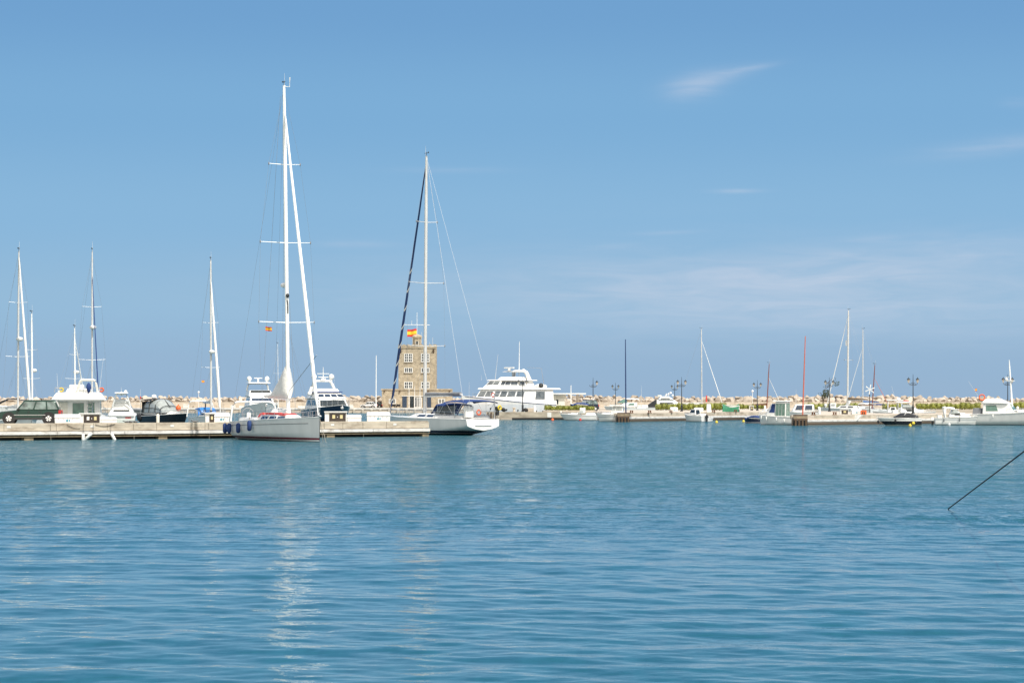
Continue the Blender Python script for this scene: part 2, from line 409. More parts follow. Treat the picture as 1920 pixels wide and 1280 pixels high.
    def rig(s, tm, zf, zt, r=.1, rake=.4, m='mastw', spr=(), stay=None, tb=.97, back=True, radar=None, rside=-1, boom=None, top=True, wires=True, wirem='wire', taper=.65):
        xm = s.x(tm)
        def mp(z): return Vector((xm - rake * (z - zf) / (zt - zf), 0, z))
        mb = MB().path([mp(zf), mp(zf + (zt - zf) * .8), mp(zt)], [r, r * .95, r * taper], 10)
        mst = s.put('mast', mb, m)
        for z, hw in spr:
            for sd in (1, -1):
                p = mp(z); s.put('spreader', MB().tube(p, (p.x - .12, sd * hw, p.z + .06), .035 if r > .13 else .02, .022 if r > .13 else .014, 6), m)
                if r > .13: s.put('spreader_tip', MB().ball((p.x - .12, sd * hw, p.z + .06), (.05, .05, .12), 8, 6), 'grey')
        if wires:
            for sd in (1, -1):
                w = MB(); pts = [mp(zt - .3)] + [Vector((mp(z).x - .12, sd * hw, z + .06)) for z, hw in sorted(spr, reverse=True)]
                pts.append(Vector(s.edge(tm - .02, sd, .05, .08))); w.path(pts, .007, 4)
                if spr:
                    zz = sorted(spr)[0][0]; w.tube(mp(zz - .1), s.edge(tm + .02, sd, .05, .15), .006, n=4)
                    w.tube(mp(zz - .1), s.edge(tm - .07, sd, .05, .15), .006, n=4)
                s.put('shroud', w, wirem)
        if back:
            bk = MB(); pz = 2.8
            for sd in (1, -1): bk.tube(mp(zt - .05), s.edge(.01, sd, .05, .1), .007 if back is True else .010, n=4)
            s.put('backstay', bk, wirem if back is True else back)
        if stay:
            fz, rr, sm = stay[:3]
            p1 = mp(zf + (zt - zf) * fz); p0 = Vector((s.x(tb), 0, s.zd(tb) + .15))
            pts = [p0.lerp(p1, u) for u in (0, .03, .06, .25, .5, .8, .96, 1)]
            rs = [rr * .35, rr * .4, rr * 1, rr * 1.1, rr * .95, rr * .75, rr * .5, rr * .25]
            wob = [p + Vector((0, rr * .12 * math.sin(i * 2.3), 0)) for i, p in enumerate(pts)]
            s.put('furled_headsail', MB().path(wob, rs, 8), sm)
        if radar:
            p = mp(radar); s.put('radar_dome', MB().lathe((p.x + rside * (r + .32), 0, p.z), [(.1, -.05), (.26, .0), (.31, .08), (.31, .2), (.2, .3), (.01, .33)], 14).tube(p, (p.x + rside * (r + .3), 0, p.z), .05, n=6), 'white')
        if top:
            p = mp(zt); s.put('wind_vane', MB().tube(p, p + Vector((0, 0, .35)), .02, n=5).tube(p + Vector((-.35, 0, .25)), p + Vector((.3, 0, .25)), .02, n=5).ball(p + Vector((-.3, 0, .3)), .06, 6, 4), 'trim')
            s.antenna((p.x + .12, 0, p.z), .9, (0, .0), .016)
        if boom:
            z, ln, bm_, bh, bw = boom; p = mp(z)
            s.put('boom', MB().tube(p, (p.x - ln, 0, z + .05), .075, .06, 8), m)
            if bm_:
                rg = []
                for i in range(9):
                    u = i / 8; hh = bh * (1 - .65 * u) * (.9 + .1 * math.sin(i * 2.1)); ww = bw * (1 - .3 * u); xx = p.x - r - .03 - (ln - .25) * u
                    rg.append([(xx, ww * math.sin(2 * PI * k / 10) * (.65 + .35 * math.cos(PI + 2 * PI * k / 10)), z + .06 + hh * (.5 - .5 * math.cos(2 * PI * k / 10))) for k in range(10)])
                s.put('sail_cover', MB().loft(rg), bm_)
        return mp
    def fender(s, t, sd, label, m='white', ln=.6, r=.11, dz=-.1, group='fenders hanging from boats', drop=.0):
        e = s.world(s.edge(t, sd, dz, -r - .04))
        th = thing('fender', label, 'fender', (e.x, e.y, e.z - ln / 2), 0, group)
        obj('body', MB().lathe((0, 0, -ln / 2), [(.02, 0), (r * .6, .03), (r, .12), (r, ln - .12), (r * .6, ln - .03), (.03, ln)], 12), M[m], th)
        obj('rope', MB().tube((0, 0, ln / 2), (0, 0, ln / 2 - dz + .25), .014, n=5), M['rope'], th)
        return th
    def outboard(s, y=0, t=0, zc=.55, m='trim'):
        x = s.x(t) - .25
        o = s.put('outboard_motor', MB().hexa([(x - .28, y - .16, zc), (x + .2, y - .16, zc), (x + .2, y + .16, zc), (x - .28, y + .16, zc)],
                  [(x - .2, y - .12, zc + .42), (x + .12, y - .12, zc + .42), (x + .12, y + .12, zc + .42), (x - .2, y + .12, zc + .42)]), m, bevel=.05)
        obj('leg', MB().hexa([(x - .16, y - .05, -.35), (x + .04, y - .05, -.35), (x + .04, y + .05, -.35), (x - .16, y + .05, -.35)],
            [(x - .16, y - .07, zc), (x + .08, y - .07, zc), (x + .08, y + .07, zc), (x - .16, y + .07, zc)]), M['trim'], o)
        return o
    def wheel(s, t, y, z, r=.4):
        mb = MB().torus((s.x(t), y, z), r, .022, 'x')
        for k in range(3):
            a = PI * k / 3; mb.tube((s.x(t), y - r * math.cos(a), z - r * math.sin(a)), (s.x(t), y + r * math.cos(a), z + r * math.sin(a)), .012, n=4)
        o = s.put('steering_wheel', mb, 'steel')
        s.put('pedestal', MB().hexa([(s.x(t) + .02, y - .18, z - .9), (s.x(t) + .35, y - .18, z - .9), (s.x(t) + .35, y + .18, z - .9), (s.x(t) + .02, y + .18, z - .9)],
              [(s.x(t) + .05, y - .12, z + .1), (s.x(t) + .3, y - .12, z + .1), (s.x(t) + .3, y + .12, z + .1), (s.x(t) + .05, y + .12, z + .1)]), 'white', bevel=.03)
    def ports(s, ts, sd, a, w=.35, h=.14, m='glass'):
        for t in ts:
            p = Vector(s.hp(t, a, sd)); q = Vector(s.hp(t + w / s.L, a, sd)); up = Vector(s.hp(t, a + .05, sd)) - p
            up = up.normalized() * h
            obj('porthole', MB().plate([p - up / 2, q - up / 2, q + up / 2, p + up / 2], 0, 1, 0, 1, .07, .07), M[m], s.hull, smooth=False)

def lifebuoy(label, loc, axis='y', r=.34, m='orange', group=None, rz=0):
    o = obj('lifebuoy', MB().torus((0, 0, 0), r, r * .22, axis), M[m]); o.location = loc; o.rotation_euler = (0, 0, rz)
    return tag(o, label, 'lifebuoy', group)
def spanish_flag(label, loc, w, h, rz, droop=0.15, pole=None):
    """striped red yellow red ensign flying from its hoist at loc"""
    root = thing('flag', label, 'flag', loc, rz)
    for nm, v0, v1, m in (('red_band', 0, .27, 'flagr'), ('yellow_band', .27, .73, 'flagy'), ('red_band', .73, 1, 'flagr')):
        rings = []
        for i in range(13):
            u = i / 12; y = .13 * w * math.sin(u * 7.5) * u ** .6; dz = -droop * w * u + .03 * h * math.sin(u * 9)
            rings.append([(u * w, y + .02 * v * w, dz + v * h) for v in (v0, (v0 + v1) / 2, v1)])
        obj(nm, MB().loft(rings, closed=False), M[m], root)
    if pole: obj('pole', MB().tube((0, 0, -pole), (0, 0, h + .1), .03, n=6), M['mastw'], root)
    return root

# ================================================================== SETTING
# ---- world
world = bpy.data.worlds.new('World'); scene.world = world; world.use_nodes = True
nt = world.node_tree; nd = nt.nodes; lk = nt.links
for n in list(nd): nd.remove(n)
out = nd.new('ShaderNodeOutputWorld'); bg = nd.new('ShaderNodeBackground'); lk.new(bg.outputs[0], out.inputs['Surface'])
sky = nd.new('ShaderNodeTexSky'); sky.sky_type = 'NISHITA'; sky.sun_disc = False; sky.sun_elevation = SUN_EL
sky.sun_rotation = math.atan2(SUN_AZ.x, SUN_AZ.y); sky.air_density = 1.0; sky.dust_density = .6; sky.ozone_density = 2.5
skm = nd.new('ShaderNodeVectorMath'); skm.operation = 'SCALE'; skm.inputs['Scale'].default_value = .13; lk.new(sky.outputs[0], skm.inputs[0])
tc = nd.new('ShaderNodeTexCoord'); sp = nd.new('ShaderNodeSeparateXYZ'); lk.new(tc.outputs['Generated'], sp.inputs[0])
def mnode(op, a, b=None, c=None, clamp=False):
    n = nd.new('ShaderNodeMath'); n.operation = op; n.use_clamp = clamp
    for i, v in enumerate((a, b, c)):
        if v is None: continue
        if isinstance(v, (int, float)): n.inputs[i].default_value = v
        else: lk.new(v, n.inputs[i])
    return n.outputs[0]
def srgb(r, g, b): return tuple(((c / 255 + .055) / 1.055) ** 2.4 if c > 10 else c / 3294 for c in (r, g, b)) + (1,)
elev = mnode('ARCSINE', sp.outputs['Z']); azim = mnode('ARCTAN2', sp.outputs['X'], sp.outputs['Y'])
ramp = nd.new('ShaderNodeValToRGB'); cr = ramp.color_ramp; cr.interpolation = 'EASE'
lk.new(mnode('MULTIPLY', elev, 1 / .4), ramp.inputs[0])
stops = [(0, (152, 180, 208)), (.035, (150, 181, 210)), (.1, (149, 187, 217)), (.19, (138, 183, 219)), (.3, (125, 174, 215)), (.41, (113, 162, 208)), (.65, (82, 136, 192)), (1, (62, 116, 178))]
while len(cr.elements) < len(stops): cr.elements.new(.5)
for e, (p, c) in zip(cr.elements, stops): e.position = p; e.color = srgb(*c)
# thin cirrus: soft ellipses in azimuth/elevation broken up by stretched noise
cmb = nd.new('ShaderNodeCombineXYZ'); lk.new(azim, cmb.inputs[0]); lk.new(elev, cmb.inputs[1])
mpg = nd.new('ShaderNodeMapping'); mpg.inputs['Scale'].default_value = (22, 160, 1); mpg.inputs['Rotation'].default_value = (0, 0, R(-8)); lk.new(cmb.outputs[0], mpg.inputs[0])
cn = nd.new('ShaderNodeTexNoise'); cn.inputs['Scale'].default_value = 1; cn.inputs['Detail'].default_value = 7; cn.inputs['Roughness'].default_value = .6
cn.inputs['Distortion'].default_value = .8; lk.new(mpg.outputs[0], cn.inputs['Vector'])
mp2 = nd.new('ShaderNodeMapping'); mp2.inputs['Scale'].default_value = (5, 30, 1); lk.new(cmb.outputs[0], mp2.inputs[0])
cn2 = nd.new('ShaderNodeTexNoise'); cn2.inputs['Scale'].default_value = 1; cn2.inputs['Detail'].default_value = 5; lk.new(mp2.outputs[0], cn2.inputs['Vector'])
cf = None
for px, py, sx, sy, rot, amp in [(1300, 166, 48, 22, 8, .52), (1345, 146, 62, 13, 10, .34), (1410, 131, 45, 6, 9, .3), (1640, 500, 420, 42, 3, .5), (1560, 570, 640, 65, 0, .46),
                                (1860, 285, 130, 16, 6, .26), (850, 320, 90, 6, 0, .22), (1380, 360, 45, 4, 0, .3), (1250, 437, 60, 4, 2, .2), (660, 458, 80, 6, 0, .15),
                                (1000, 500, 700, 90, 3, .08), (1640, 450, 70, 5, 4, .14), (1150, 462, 60, 6, 6, .14), (1905, 205, 30, 10, 0, .12)]:
    a0 = math.atan((px - 960) / F); e0 = math.atan((751 - py) / F); ca, sa = math.cos(R(rot)), math.sin(R(rot))
    du = mnode('SUBTRACT', azim, a0); dv = mnode('SUBTRACT', elev, e0)
    u = mnode('MULTIPLY', mnode('ADD', mnode('MULTIPLY', du, ca), mnode('MULTIPLY', dv, sa)), F / sx)
    v = mnode('MULTIPLY', mnode('SUBTRACT', mnode('MULTIPLY', dv, ca), mnode('MULTIPLY', du, sa)), F / sy)
    g = mnode('EXPONENT', mnode('MULTIPLY', mnode('ADD', mnode('MULTIPLY', u, u), mnode('MULTIPLY', v, v)), -1.0))
    g = mnode('MULTIPLY', g, amp * 1.35); cf = g if cf is None else mnode('ADD', cf, g)
mr = nd.new('ShaderNodeMapRange'); mr.inputs['From Min'].default_value = .3; mr.inputs['From Max'].default_value = .68; lk.new(cn.outputs['Fac'], mr.inputs['Value'])
mr2 = nd.new('ShaderNodeMapRange'); mr2.inputs['From Min'].default_value = .25; mr2.inputs['From Max'].default_value = .6; mr2.inputs['To Min'].default_value = .4; lk.new(cn2.outputs['Fac'], mr2.inputs['Value'])
cf = mnode('MULTIPLY', mnode('MULTIPLY', cf, mnode('ADD', mnode('MULTIPLY', mr.outputs[0], .7), .3)), mr2.outputs[0], clamp=True)
cm = nd.new('ShaderNodeMix'); cm.data_type = 'RGBA'; lk.new(cf, cm.inputs['Factor']); lk.new(ramp.outputs[0], cm.inputs['A']); cm.inputs['B'].default_value = srgb(200, 211, 229)
# low sky from the hazy gradient, blending to the Nishita sky higher up
hi = mnode('SMOOTH_MIN', mnode('MULTIPLY', mnode('SUBTRACT', elev, .42), 2.0, clamp=True), 1, .1)
pm_ = nd.new('ShaderNodeMix'); pm_.data_type = 'RGBA'; pm_.inputs['Factor'].default_value = .6; lk.new(skm.outputs[0], pm_.inputs['A']); pm_.inputs['B'].default_value = (1.02, .98, .90, 1)
fm = nd.new('ShaderNodeMix'); fm.data_type = 'RGBA'; lk.new(mnode('MULTIPLY', hi, .9), fm.inputs['Factor']); lk.new(cm.outputs['Result'], fm.inputs['A']); lk.new(pm_.outputs['Result'], fm.inputs['B'])
# bright pale fill added to the unseen sky behind the viewer, lifting shaded hulls
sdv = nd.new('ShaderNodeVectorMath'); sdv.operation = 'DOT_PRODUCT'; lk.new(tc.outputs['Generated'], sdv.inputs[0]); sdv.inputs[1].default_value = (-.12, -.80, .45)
sky_fill = mnode('MULTIPLY', mnode('SUBTRACT', sdv.outputs['Value'], .05), 2.2, clamp=True)
fm2 = nd.new('ShaderNodeMix'); fm2.data_type = 'RGBA'; lk.new(mnode('MULTIPLY', sky_fill, mnode('MULTIPLY', mnode('ADD', mnode('MULTIPLY', sp.outputs['Y'], -1.6), .35), 1.0, clamp=True)), fm2.inputs['Factor'])
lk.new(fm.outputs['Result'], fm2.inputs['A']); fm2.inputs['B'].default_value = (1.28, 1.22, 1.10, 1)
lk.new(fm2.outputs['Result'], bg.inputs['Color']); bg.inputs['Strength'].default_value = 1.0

sl = bpy.data.lights.new('sun', 'SUN'); sl.energy = 4.9; sl.angle = R(.5); sl.color = (1, .955, .88)
so = bpy.data.objects.new('sun', sl); COL.objects.link(so)
sd = Vector((SUN_AZ.x * math.cos(SUN_EL), SUN_AZ.y * math.cos(SUN_EL), math.sin(SUN_EL)))
so.rotation_euler = sd.to_track_quat('Z', 'Y').to_euler()

# ---- water: one sheet with real waves close by, rippled to the horizon
def build_water():
    ys = [-80, -40, -10, 0, 6, 10]; y = 13.0
    while y < 230: ys.append(y); y *= 1.0026
    while y < 60000: ys.append(y); y *= 1.12
    ys = np.array(ys)
    us = np.concatenate([-np.geomspace(30, .34, 14), np.linspace(-.32, .32, 560), np.geomspace(.34, 30, 14)])
    YY, UU = np.meshgrid(ys, us, indexing='ij'); XX = UU * np.maximum(YY, 13)
    rs = np.random.RandomState(4); ZZ = np.zeros_like(YY)
    warp = .8 * np.sin(XX * .11 + YY * .05) + .5 * np.sin(YY * .16 - XX * .07 + 2)
    for k in range(64):
        lam = .26 * (5.2 / .26) ** ((k + .5) / 64)
        ang = rs.normal(0, .72 if lam < 1.1 else .42) + .1
        kk = 2 * PI / lam; kx, ky = kk * math.sin(ang), kk * math.cos(ang)
        slope = .0115 * (lam / 1.6) ** (-.1) * (1 if lam < 2.2 else .6)
        amp = slope / kk
        samp = lam / (YY * .0026 * 3.0 + 1e-6)
        fade = np.clip(samp - .7, 0, 1)
        lx = lam / (np.abs(.64 / 560 * YY) * 3 + 1e-6); fade = fade * np.clip(lx - .3, 0, 1)
        pat = .75 + .5 * np.sin(XX * rs.uniform(.05, .35) + rs.uniform(0, 6)) * np.sin(YY * rs.uniform(.03, .22) + rs.uniform(0, 6))
        ph = kx * XX + ky * YY + rs.uniform(0, 2 * PI) + warp * rs.uniform(-.4, .4)
        ZZ += amp * fade * pat * np.sin(ph)
    edge = np.clip((.32 - np.abs(UU)) / .04, 0, 1) * np.clip((YY - 12) / 4, 0, 1) * np.clip((235 - YY) / 40, 0, 1)
    ZZ *= edge * np.clip((150 - YY) / 90, .4, 1)
    nr, nc = YY.shape
    co = np.stack([XX, YY, ZZ], -1).reshape(-1, 3).astype('f4')
    i = np.arange(nr - 1)[:, None] * nc + np.arange(nc - 1)[None, :]
    q = np.stack([i, i + 1, i + nc + 1, i + nc], -1).reshape(-1, 4).astype('i4')
    me = bpy.data.meshes.new('water'); me.vertices.add(len(co)); me.vertices.foreach_set('co', co.ravel())
    me.loops.add(q.size); me.loops.foreach_set('vertex_index', q.ravel())
    me.polygons.add(len(q)); me.polygons.foreach_set('loop_start', np.arange(0, q.size, 4, dtype='i4'))
    me.update(calc_edges=True); me.validate(); me.shade_smooth()
    o = bpy.data.objects.new('water', me); COL.objects.link(o); tag(o, kind='structure')
    m = bpy.data.materials.new('sea_water'); m.use_nodes = True; n_ = m.node_tree.nodes; l_ = m.node_tree.links; p = n_['Principled BSDF']
    ge = n_.new('ShaderNodeNewGeometry'); s3 = n_.new('ShaderNodeSeparateXYZ'); l_.new(ge.outputs['Position'], s3.inputs[0])
    def mr_(src, a, b, c, d):
        r = n_.new('ShaderNodeMapRange'); r.interpolation_type = 'SMOOTHSTEP'
        for nm, v in zip(('From Min', 'From Max', 'To Min', 'To Max'), (a, b, c, d)): r.inputs[nm].default_value = v
        l_.new(src, r.inputs['Value']); return r.outputs[0]
    # patches of wind on the water
    pm = n_.new('ShaderNodeMapping'); pm.inputs['Scale'].default_value = (.035, .03, 1); l_.new(ge.outputs['Position'], pm.inputs[0])
    pn = n_.new('ShaderNodeTexNoise'); pn.inputs['Scale'].default_value = 1; pn.inputs['Detail'].default_value = 3; l_.new(pm.outputs[0], pn.inputs['Vector'])
    wind = mr_(pn.outputs['Fac'], .38, .62, .0, 1.)
    dist = mr_(s3.outputs['Y'], 42, 100, 0., 1.)
    def mm(op, a, b):
        n = n_.new('ShaderNodeMath'); n.operation = op
        for i, v in enumerate((a, b)):
            if isinstance(v, (int, float)): n.inputs[i].default_value = v
            else: l_.new(v, n.inputs[i])
        return n.outputs[0]
    rough = mm('ADD', mm('MULTIPLY', dist, .08), .004)
    l_.new(rough, p.inputs['Roughness'])
    p.inputs['IOR'].default_value = 1.333; p.inputs['Specular IOR Level'].default_value = .5
    mx = n_.new('ShaderNodeMix'); mx.data_type = 'RGBA'; l_.new(mm('ADD', mm('MULTIPLY', dist, .6), mm('MULTIPLY', wind, .4)), mx.inputs['Factor'])
    mx.inputs['A'].default_value = (.018, .094, .120, 1); mx.inputs['B'].default_value = (.013, .088, .115, 1)
    l_.new(mx.outputs['Result'], p.inputs['Base Color'])
    gm = n_.new('ShaderNodeMapping'); gm.inputs['Scale'].default_value = (1.6, .30, 1); l_.new(ge.outputs['Position'], gm.inputs[0])
    gn = n_.new('ShaderNodeTexNoise'); gn.inputs['Scale'].default_value = 1; gn.inputs['Detail'].default_value = 8; gn.inputs['Roughness'].default_value = .75; l_.new(gm.outputs[0], gn.inputs['Vector'])
    gs = n_.new('ShaderNodeVectorMath'); gs.operation = 'SCALE'; l_.new(mx.outputs['Result'], gs.inputs[0]); l_.new(mr_(gn.outputs['Fac'], .35, .65, .86, 1.14), gs.inputs['Scale'])
    l_.new(gs.outputs[0], p.inputs['Base Color'])
    spn = mr_(gn.outputs['Fac'], .38, .62, -.38, .22)
    l_.new(mm('ADD', .5, mm('MULTIPLY', dist, spn)), p.inputs['Specular IOR Level'])
    prev = None
    for sx, sy, st, dd in ((2.2, 2.6, .5, .20), (6.0, 7, .5, .07), (.9, .8, .3, .50)):
        mp = n_.new('ShaderNodeMapping'); mp.inputs['Scale'].default_value = (sx, sy, 1); mp.inputs['Rotation'].default_value = (0, 0, R(rnd.uniform(-9, 9)))
        l_.new(ge.outputs['Position'], mp.inputs[0])
        nn = n_.new('ShaderNodeTexNoise'); nn.inputs['Scale'].default_value = 1; nn.inputs['Detail'].default_value = 4; nn.inputs['Distortion'].default_value = .4
        l_.new(mp.outputs[0], nn.inputs['Vector'])
        b = n_.new('ShaderNodeBump'); b.inputs['Distance'].default_value = dd
        l_.new(mm('MULTIPLY', mm('ADD', mm('MULTIPLY', wind, .09), mm('ADD', mm('MULTIPLY', dist, 1.6), .045)), st), b.inputs['Strength'])
        l_.new(nn.outputs['Fac'], b.inputs['Height'])
        if prev is not None: l_.new(prev, b.inputs['Normal'])
        prev = b.outputs[0]
    # the open harbour is ruffled by small steep wavelets: turn the normals by noise there
    def vm(op, a, b):
        n = n_.new('ShaderNodeVectorMath'); n.operation = op
        for i, v in enumerate((a, b)):
            if isinstance(v, tuple): n.inputs[i].default_value = v
            else: l_.new(v, n.inputs[i])
        return n.outputs[0]
    tot = None
    for sx, sy, k in ((1.3, .34, 1.0), (4.5, 1.1, .8)):
        fm_ = n_.new('ShaderNodeMapping'); fm_.inputs['Scale'].default_value = (sx, sy, 1); l_.new(ge.outputs['Position'], fm_.inputs[0])
        fn = n_.new('ShaderNodeTexNoise'); fn.inputs['Scale'].default_value = 1; fn.inputs['Detail'].default_value = 5; fn.inputs['Roughness'].default_value = .7; l_.new(fm_.outputs[0], fn.inputs['Vector'])
        v = vm('MULTIPLY', vm('SUBTRACT', fn.outputs['Color'], (.5, .5, .5)), (.5 * k, .95 * k, 0))
        tot = v if tot is None else vm('ADD', tot, v)
    tot = vm('ADD', tot, (0, -.13, 0))
    sc_ = n_.new('ShaderNodeVectorMath'); sc_.operation = 'SCALE'; l_.new(tot, sc_.inputs[0]); gx = mm('MULTIPLY', mm('SUBTRACT', s3.outputs['X'], 13.5), .3); gy = mm('MULTIPLY', mm('SUBTRACT', s3.outputs['Y'], 59.5), .42)
    gust = mm('POWER', 2.718, mm('MULTIPLY', mm('ADD', mm('MULTIPLY', gx, gx), mm('MULTIPLY', gy, gy)), -1.0))
    l_.new(mm('ADD', mr_(s3.outputs['Y'], 38, 115, .05, 1.), mm('MULTIPLY', gust, .9)), sc_.inputs['Scale'])
    l_.new(vm('NORMALIZE', vm('ADD', prev, sc_.outputs[0]), (0, 0, 0)), p.inputs['Normal'])
    me.materials.append(m)
build_water()

# ---- quays
def slab(name, outer, holes=(), z0=-1.5, z1=QZ, m=None):
    loops = [[Vector((X(px, Y), Y, 0)) for px, Y in outer]] + [[Vector((X(px, Y), Y, 0)) for px, Y in h] for h in holes]
    tris = tessellate_polygon(loops); flat = [p for l in loops for p in l]; mb = MB()
    mb.add([(p.x, p.y, z1) for p in flat], [tuple(t) for t in tris])
    for l in loops:
        n = len(l)
        mb.add([(p.x, p.y, z0) for p in l] + [(p.x, p.y, z1) for p in l], [(i, (i + 1) % n, n + (i + 1) % n, n + i) for i in range(n)])
    o = obj(name, mb, m or M['conct'], smooth=False); tag(o, kind='structure'); return o
slab('quay', [(912, 372), (1112, 368), (1152, 356), (1154, 331), (1420, 372), (1500, 384), (1540, 378), (1536, 300), (1484, 291), (1484, 284.5), (1960, 326),
              (2600, 400), (2600, 640), (1060, 640), (1056, 392), (1052, 376.5), (912, 376)],
     holes=[[(1112, 445), (1372, 450), (1372, 525), (1112, 520)], [(1428, 402), (1566, 404), (1645, 335), (1835, 345), (1835, 460), (1428, 460)]])
slab('quay', [(-700, 575), (1054, 575), (1060, 640), (-700, 640)])

def run(name, p0, p1, z0, z1, front, depth, m, kind='structure', label=None, cat=None, bevel=.01):
    """beam along the line p0-p1 (x,y), its face standing `front` in front of the line"""
    a, b = Vector((*p0, 0)), Vector((*p1, 0)); d = (b - a).normalized(); n = Vector((d.y, -d.x, 0))
    f0, f1 = a + n * front, b + n * front; k0, k1 = f0 - n * depth, f1 - n * depth
    mb = MB().hexa([(f0.x, f0.y, z0), (f1.x, f1.y, z0), (k1.x, k1.y, z0), (k0.x, k0.y, z0)], [(f0.x, f0.y, z1), (f1.x, f1.y, z1), (k1.x, k1.y, z1), (k0.x, k0.y, z1)])
    o = obj(name, mb, m, smooth=False, bevel=bevel); tag(o, label, cat, kind=kind); return o
def PP(px, Y): return (X(px, Y), Y)
# near dock -----------------------------------------------------------
DA, DB = Vector((-37.8 - 10, 177.3 - 7, 0)), Vector((-6.86, 199, 0)); DD = (DB - DA).normalized(); DN = Vector((DD.y, -DD.x, 0))
def dock_pt(px, back=0, z=QZ):
    k = (px - 960) / F   # X = k*Y on the dock's front line
    t = (DA.x - k * DA.y) / (k * DD.y - DD.x); p = DA + DD * t - DN * back
    return Vector((p.x, p.y, z))
DL = (DB - DA).length
dock = thing('dock', 'long concrete dock on timber floats across the left half of the harbour', 'dock', (DA.x, DA.y, 0), math.atan2(DD.y, DD.x))
# local frame: x along the front, y towards the back
wl, wr = 7.2, 3.8
mb = MB(); nseg = 12
for i in range(nseg):
    a, b = DL * i / nseg + (.012 if i else 0), DL * (i + 1) / nseg - (.012 if i < nseg - 1 else 0)
    wa, wb = wl + (wr - wl) * a / DL, wl + (wr - wl) * b / DL
    mb.hexa([(a, 0, .68), (b, 0, .68), (b, wb, .68), (a, wa, .68)], [(a, 0, QZ), (b, 0, QZ), (b, wb, QZ), (a, wa, QZ)])
obj('deck_slab', mb, M['dockface'], dock, smooth=False, bevel=.02)
obj('kerb', MB().box((DL / 2, .12, QZ + .035), (DL - .2, .2, .06)), M['dockface'], dock, smooth=False)
mb = MB()
for i in range(9): mb.box((DL * (i + .5) / 9, -.06, .52), (DL / 9 - .03, .22, .24))
obj('rubbing_beam', mb, M['beam'], dock, smooth=False, bevel=.015)
obj('lower_beam', MB().box((DL / 2, -.0, .27), (DL, .14, .09)), M['wood'], dock, smooth=False)
obj('lower_beam', MB().box((DL / 2, .05, .385), (DL, .14, .05)), M['wood'], dock, smooth=False)
obj('void_shade', MB().hexa([(0, .5, -.6), (DL - .3, .5, -.6), (DL - .3, wr - .4, -.6), (0, wl - .4, -.6)], [(0, .5, .675), (DL - .3, .5, .675), (DL - .3, wr - .4, .675), (0, wl - .4, .675)]), M['dark'], dock, smooth=False)  # solid near-black block, paints in the shade under the deck
k = 0
while k * 1.45 + .7 < DL:
    obj('bracket', MB().box((k * 1.45 + .7, -.01, .35), (.16, .16, .09)), M['woodd'], dock, smooth=False); k += 1
for px in (53, 305, 620, 799):
    p = dock_pt(px); t = (p - DA).length
    obj('float', MB().box((min(t, DL - .35), .35, .04), (.75 if px < 700 else .62, .7, .34)), M['wood'], dock, smooth=False, bevel=.02)
for px in (15, 172, 322, 623, 740):
    t = (dock_pt(px) - DA).length
    obj('number_plate', MB().box((t, -.012, 1.0), (.3, .02, .16)), M['white2'], dock, smooth=False)
lad = MB()
for s_ in (0, .35): lad.tube((DL + .06, .25 + s_, .1), (DL + .06, .25 + s_, 1.25), .03, n=6)
for i in range(5): lad.tube((DL + .06, .25, .2 + i * .24), (DL + .06, .6, .2 + i * .24), .02, n=5)
obj('ladder', lad, M['paint_blue'], dock)

# right piers: fascia beams in front of the quay edge ---------------------
for a, b, nm in ((PP(1157, 331.5), PP(1422, 372.3), 1), (PP(1487, 284.8), PP(1960, 326), 2), (PP(914, 372), PP(1112, 368), 3)):
    if nm < 3:
        run('fascia_beam', a, b, .42, .70, .16, .2, M['beam'])
        run('timber_or_shade', a, b, .1, .25, .12, .18, M['woodd'])
        run('quay_edge', a, b, .78, 1.215, .04, .5, M['dockface'])
    else:
        run('quay_edge', a, b, .38, 1.215, .05, .5, M['dockface'])
        run('timber_or_shade', a, b, -.4, .3, .03, .3, M['dark'])  # near-black strip, shade painted in below this quay edge
def pier_end(px0, px1, Y, label):
    t = thing('timber_fender', label, 'timber fender', (X((px0 + px1) / 2, Y), Y, 0), R(3)); w = X(px1, Y) - X(px0, Y)
    for z0, z1, d, m in ((-.5, .62, .5, 'dark'), (.64, .84, .62, 'woodd'), (.87, 1.08, .56, 'wood'), (1.11, 1.3, .5, 'woodd')):  # lowest block wears the near-black shade colour
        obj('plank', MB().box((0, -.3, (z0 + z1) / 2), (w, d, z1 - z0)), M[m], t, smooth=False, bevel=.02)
    for k in range(4): obj('pile', MB().box((-w / 2 + .2 + k * (w - .4) / 3, -.62, .15), (.2, .12, 1.0)), M['woodd'], t, smooth=False)
pier_end(1157, 1180, 331.3, 'dark timber fendering on the corner of the pier below the blue pole')
pier_end(1487, 1513, 284.6, 'dark timber fendering on the corner of the pier below the red pole')
# piles under the jetty left of the yacht quay
for i, px in enumerate((915, 921, 928, 935, 943, 951, 959)):
    o = obj('jetty_pile', MB().box((0, 0, .3), (.22, .25, 1.7)), M['conc' if i in (3, 5) else 'woodd'], smooth=False, bevel=.02)
    o.location = (X(px, 371.6), 371.6, 0); tag(o, 'square pile under the jetty below the big motor yacht', 'pile', 'piles under the yacht jetty')

